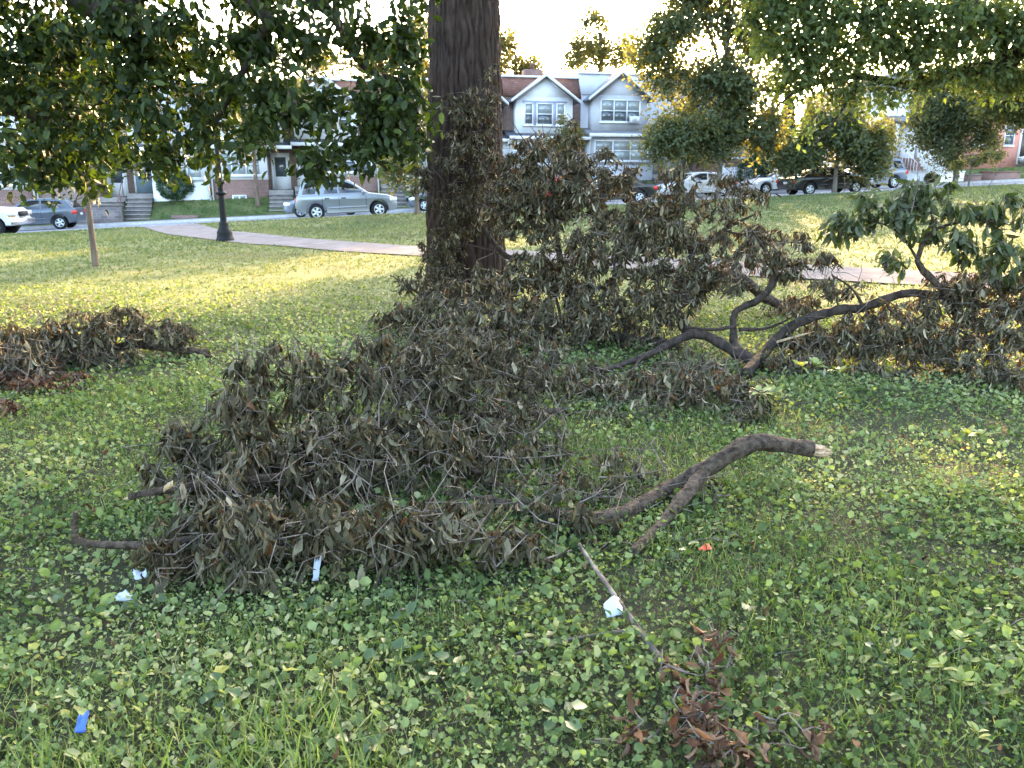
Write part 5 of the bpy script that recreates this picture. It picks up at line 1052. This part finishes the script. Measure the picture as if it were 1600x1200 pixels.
def broad_weeds():
    spots = [(470, 960, 9), (520, 985, 8), (590, 960, 9), (640, 990, 9), (660, 1060, 7), (600, 1040, 6), (880, 1140, 8), (560, 1190, 6), (850, 1020, 6), (230, 965, 6), (1160, 985, 5), (700, 1075, 5), (350, 1100, 6), (1060, 870, 5), (1390, 1040, 5), (80, 950, 5)]
    for i, (px, py, n) in enumerate(spots):
        b = on_ground(px, py); w = ['just below the grey white tissue', 'a little right of the tissue', 'at the heap front midway along its lower edge', 'below the heap right of its midpoint', 'in the lower middle farther from the heap', 'in the lower middle left of its twin', 'left of the curled brown leaves', 'cut by the bottom edge', 'at the tip of the stick fork', 'beside the flat white scrap', 'right of the thin stick above the brown leaves', 'in the lower middle rightmost of three', 'among long grass at lower left', 'beside the red wrapper', 'left of the yellow green seedling', 'at the left edge left of the white scraps'][i]
        o = empty('broad_weed', b, label='broad leaved green weed ' + w, cat='weed', group='broad leaved weeds')
        rg = np.random.RandomState(300 + i)
        for k in range(n):
            t = k * 2.4 + rg.rand(); h = rg.uniform(.03, .075); q = rg.uniform(.02, .05); P = np.array([q * math.cos(t), q * math.sin(t), h])
            a = Acc(); a.tube([(0, 0, -.01), P * .6 + np.array([0, 0, .01]), P], .0018, 4); a.obj('stem', M['bigleaf'], o)
            F = frames(np.array([[math.cos(t), math.sin(t), rg.uniform(-.3, .5)]]), np.array([[rg.normal() * .3, rg.normal() * .3, 1.0]]))
            leaf_objs(T_ROUND, 'broad', M['bigleaf'], P[None], F, np.array([rg.uniform(.03, .055)]), np.array([rg.randint(0, 10)]), o, np.zeros(3))
broad_weeds()
def seedling(px, py, label, seed, hs, big=.047):
    b = on_ground(px, py); o = empty('seedling', b, label=label, cat='seedling', group='yellow green seedlings'); rg = np.random.RandomState(seed)
    for (dx, dy, h) in hs:
        a = Acc(); a.tube([(dx * .3, dy * .3, -.01), (dx * .7, dy * .7, h * .5), (dx, dy, h)], [.003, .0025, .002], 5); a.obj('stem', M['yellowleaf'], o)
        n = 7; P = []; A = []
        for k in range(n):
            t = k * 2.4 + rg.rand(); P.append((dx, dy, h - .01 * (k % 3))); A.append((math.cos(t), math.sin(t), rg.uniform(.3, 1.1)))
        leaf_objs(T_GREEN, 'seed', M['yellowleaf'], np.array(P), frames(np.array(A), np.tile([0, 0, 1.0], (n, 1)) + rg.normal(size=(n, 3)) * .2), np.full(n, big) * rg.uniform(.7, 1.2, n), rg.randint(0, 10, n), o, np.zeros(3))
seedling(1490, 1075, 'pale yellow green seedling with two rosettes at the lower right', 401, [(-.05, 0, .09), (.03, .05, .16), (.0, -.03, .05)])
seedling(1522, 1185, 'pale yellow green seedling near the bottom right corner', 402, [(0, 0, .09)])
seedling(1185, 655, 'light green seedling in front of the torn limb', 403, [(0, 0, .2), (.12, .1, .16)], .09)
seedling(1510, 700, 'light green seedling on the right below the drooping brown leaves', 404, [(0, 0, .1), (.12, .05, .08)], .07)
seedling(1250, 612, 'light green weeds under the long dark limb', 405, [(0, 0, .22), (.15, .1, .2), (.3, 0, .18)], .10)

# ------------------------------------------------------------------ litter
M['paper'] = mat('white_paper', (.36, .38, .43), .7, (.44, .46, .5), 8, 3); M['redplastic'] = mat('red_wrapper', (.60, .05, .02), .35, (.7, .09, .04), 20, 3); M['blueplastic'] = mat('blue_wrapper', (.03, .08, .50), .3, (.06, .13, .62), 20, 3)
def scrap(name, label, px, py, w, h, m, seed, tilt=.3, rz=0, n=6, lift=0):
    p = on_ground(px, py) + np.array([0, 0, lift]); rg = np.random.RandomState(seed); v = []
    for i in range(n + 1):
        for j in range(n + 1):
            u, t = i / n - .5, j / n - .5
            edge = 1 - .18 * rg.rand() * (abs(u) > .4 or abs(t) > .4)
            v.append((u * w * edge + rg.normal() * w * .02, t * h * edge, .05 + tilt * h * (t + .5) + .22 * w * math.sin(u * 5 + seed) * (.5 + t) + rg.normal() * w * .04))
    q = [(i * (n + 1) + j, (i + 1) * (n + 1) + j, (i + 1) * (n + 1) + j + 1, i * (n + 1) + j + 1) for i in range(n) for j in range(n)]
    c, s = math.cos(rz), math.sin(rz); v = [(x * c - y * s, x * s + y * c, z) for x, y, z in v]
    a = Acc(); a.quads(v, q); o = a.obj(name, M[m], smooth=True); o.location = p
    md = o.modifiers.new('thickness', 'SOLIDIFY'); md.thickness = .0012
    tag(o, label, 'litter', 'scraps of litter'); return o
scrap('crumpled_paper', 'crumpled white paper lying against the thin stick', 958, 975, .075, .06, 'paper', 1, .7, .3)
scrap('paper_scrap', 'flat white paper scrap at the left front of the heap', 197, 952, .075, .035, 'paper', 2, .3, .1)
scrap('paper_scrap', 'small white paper bit tucked under the heap edge', 222, 918, .055, .04, 'paper', 4, .6, .5)
scrap('tissue_scrap', 'thin grey white tissue hanging under the front heap', 497, 918, .03, .08, 'paper', 5, .9, .0)
scrap('blue_wrapper', 'small bright blue wrapper in the lower left grass', 135, 1176, .032, .045, 'blueplastic', 6, .8, .1, lift=.035)
scrap('red_wrapper', 'small red wrapper right of the curved limb', 1100, 878, .06, .025, 'redplastic', 7, .4, .1, lift=.015)
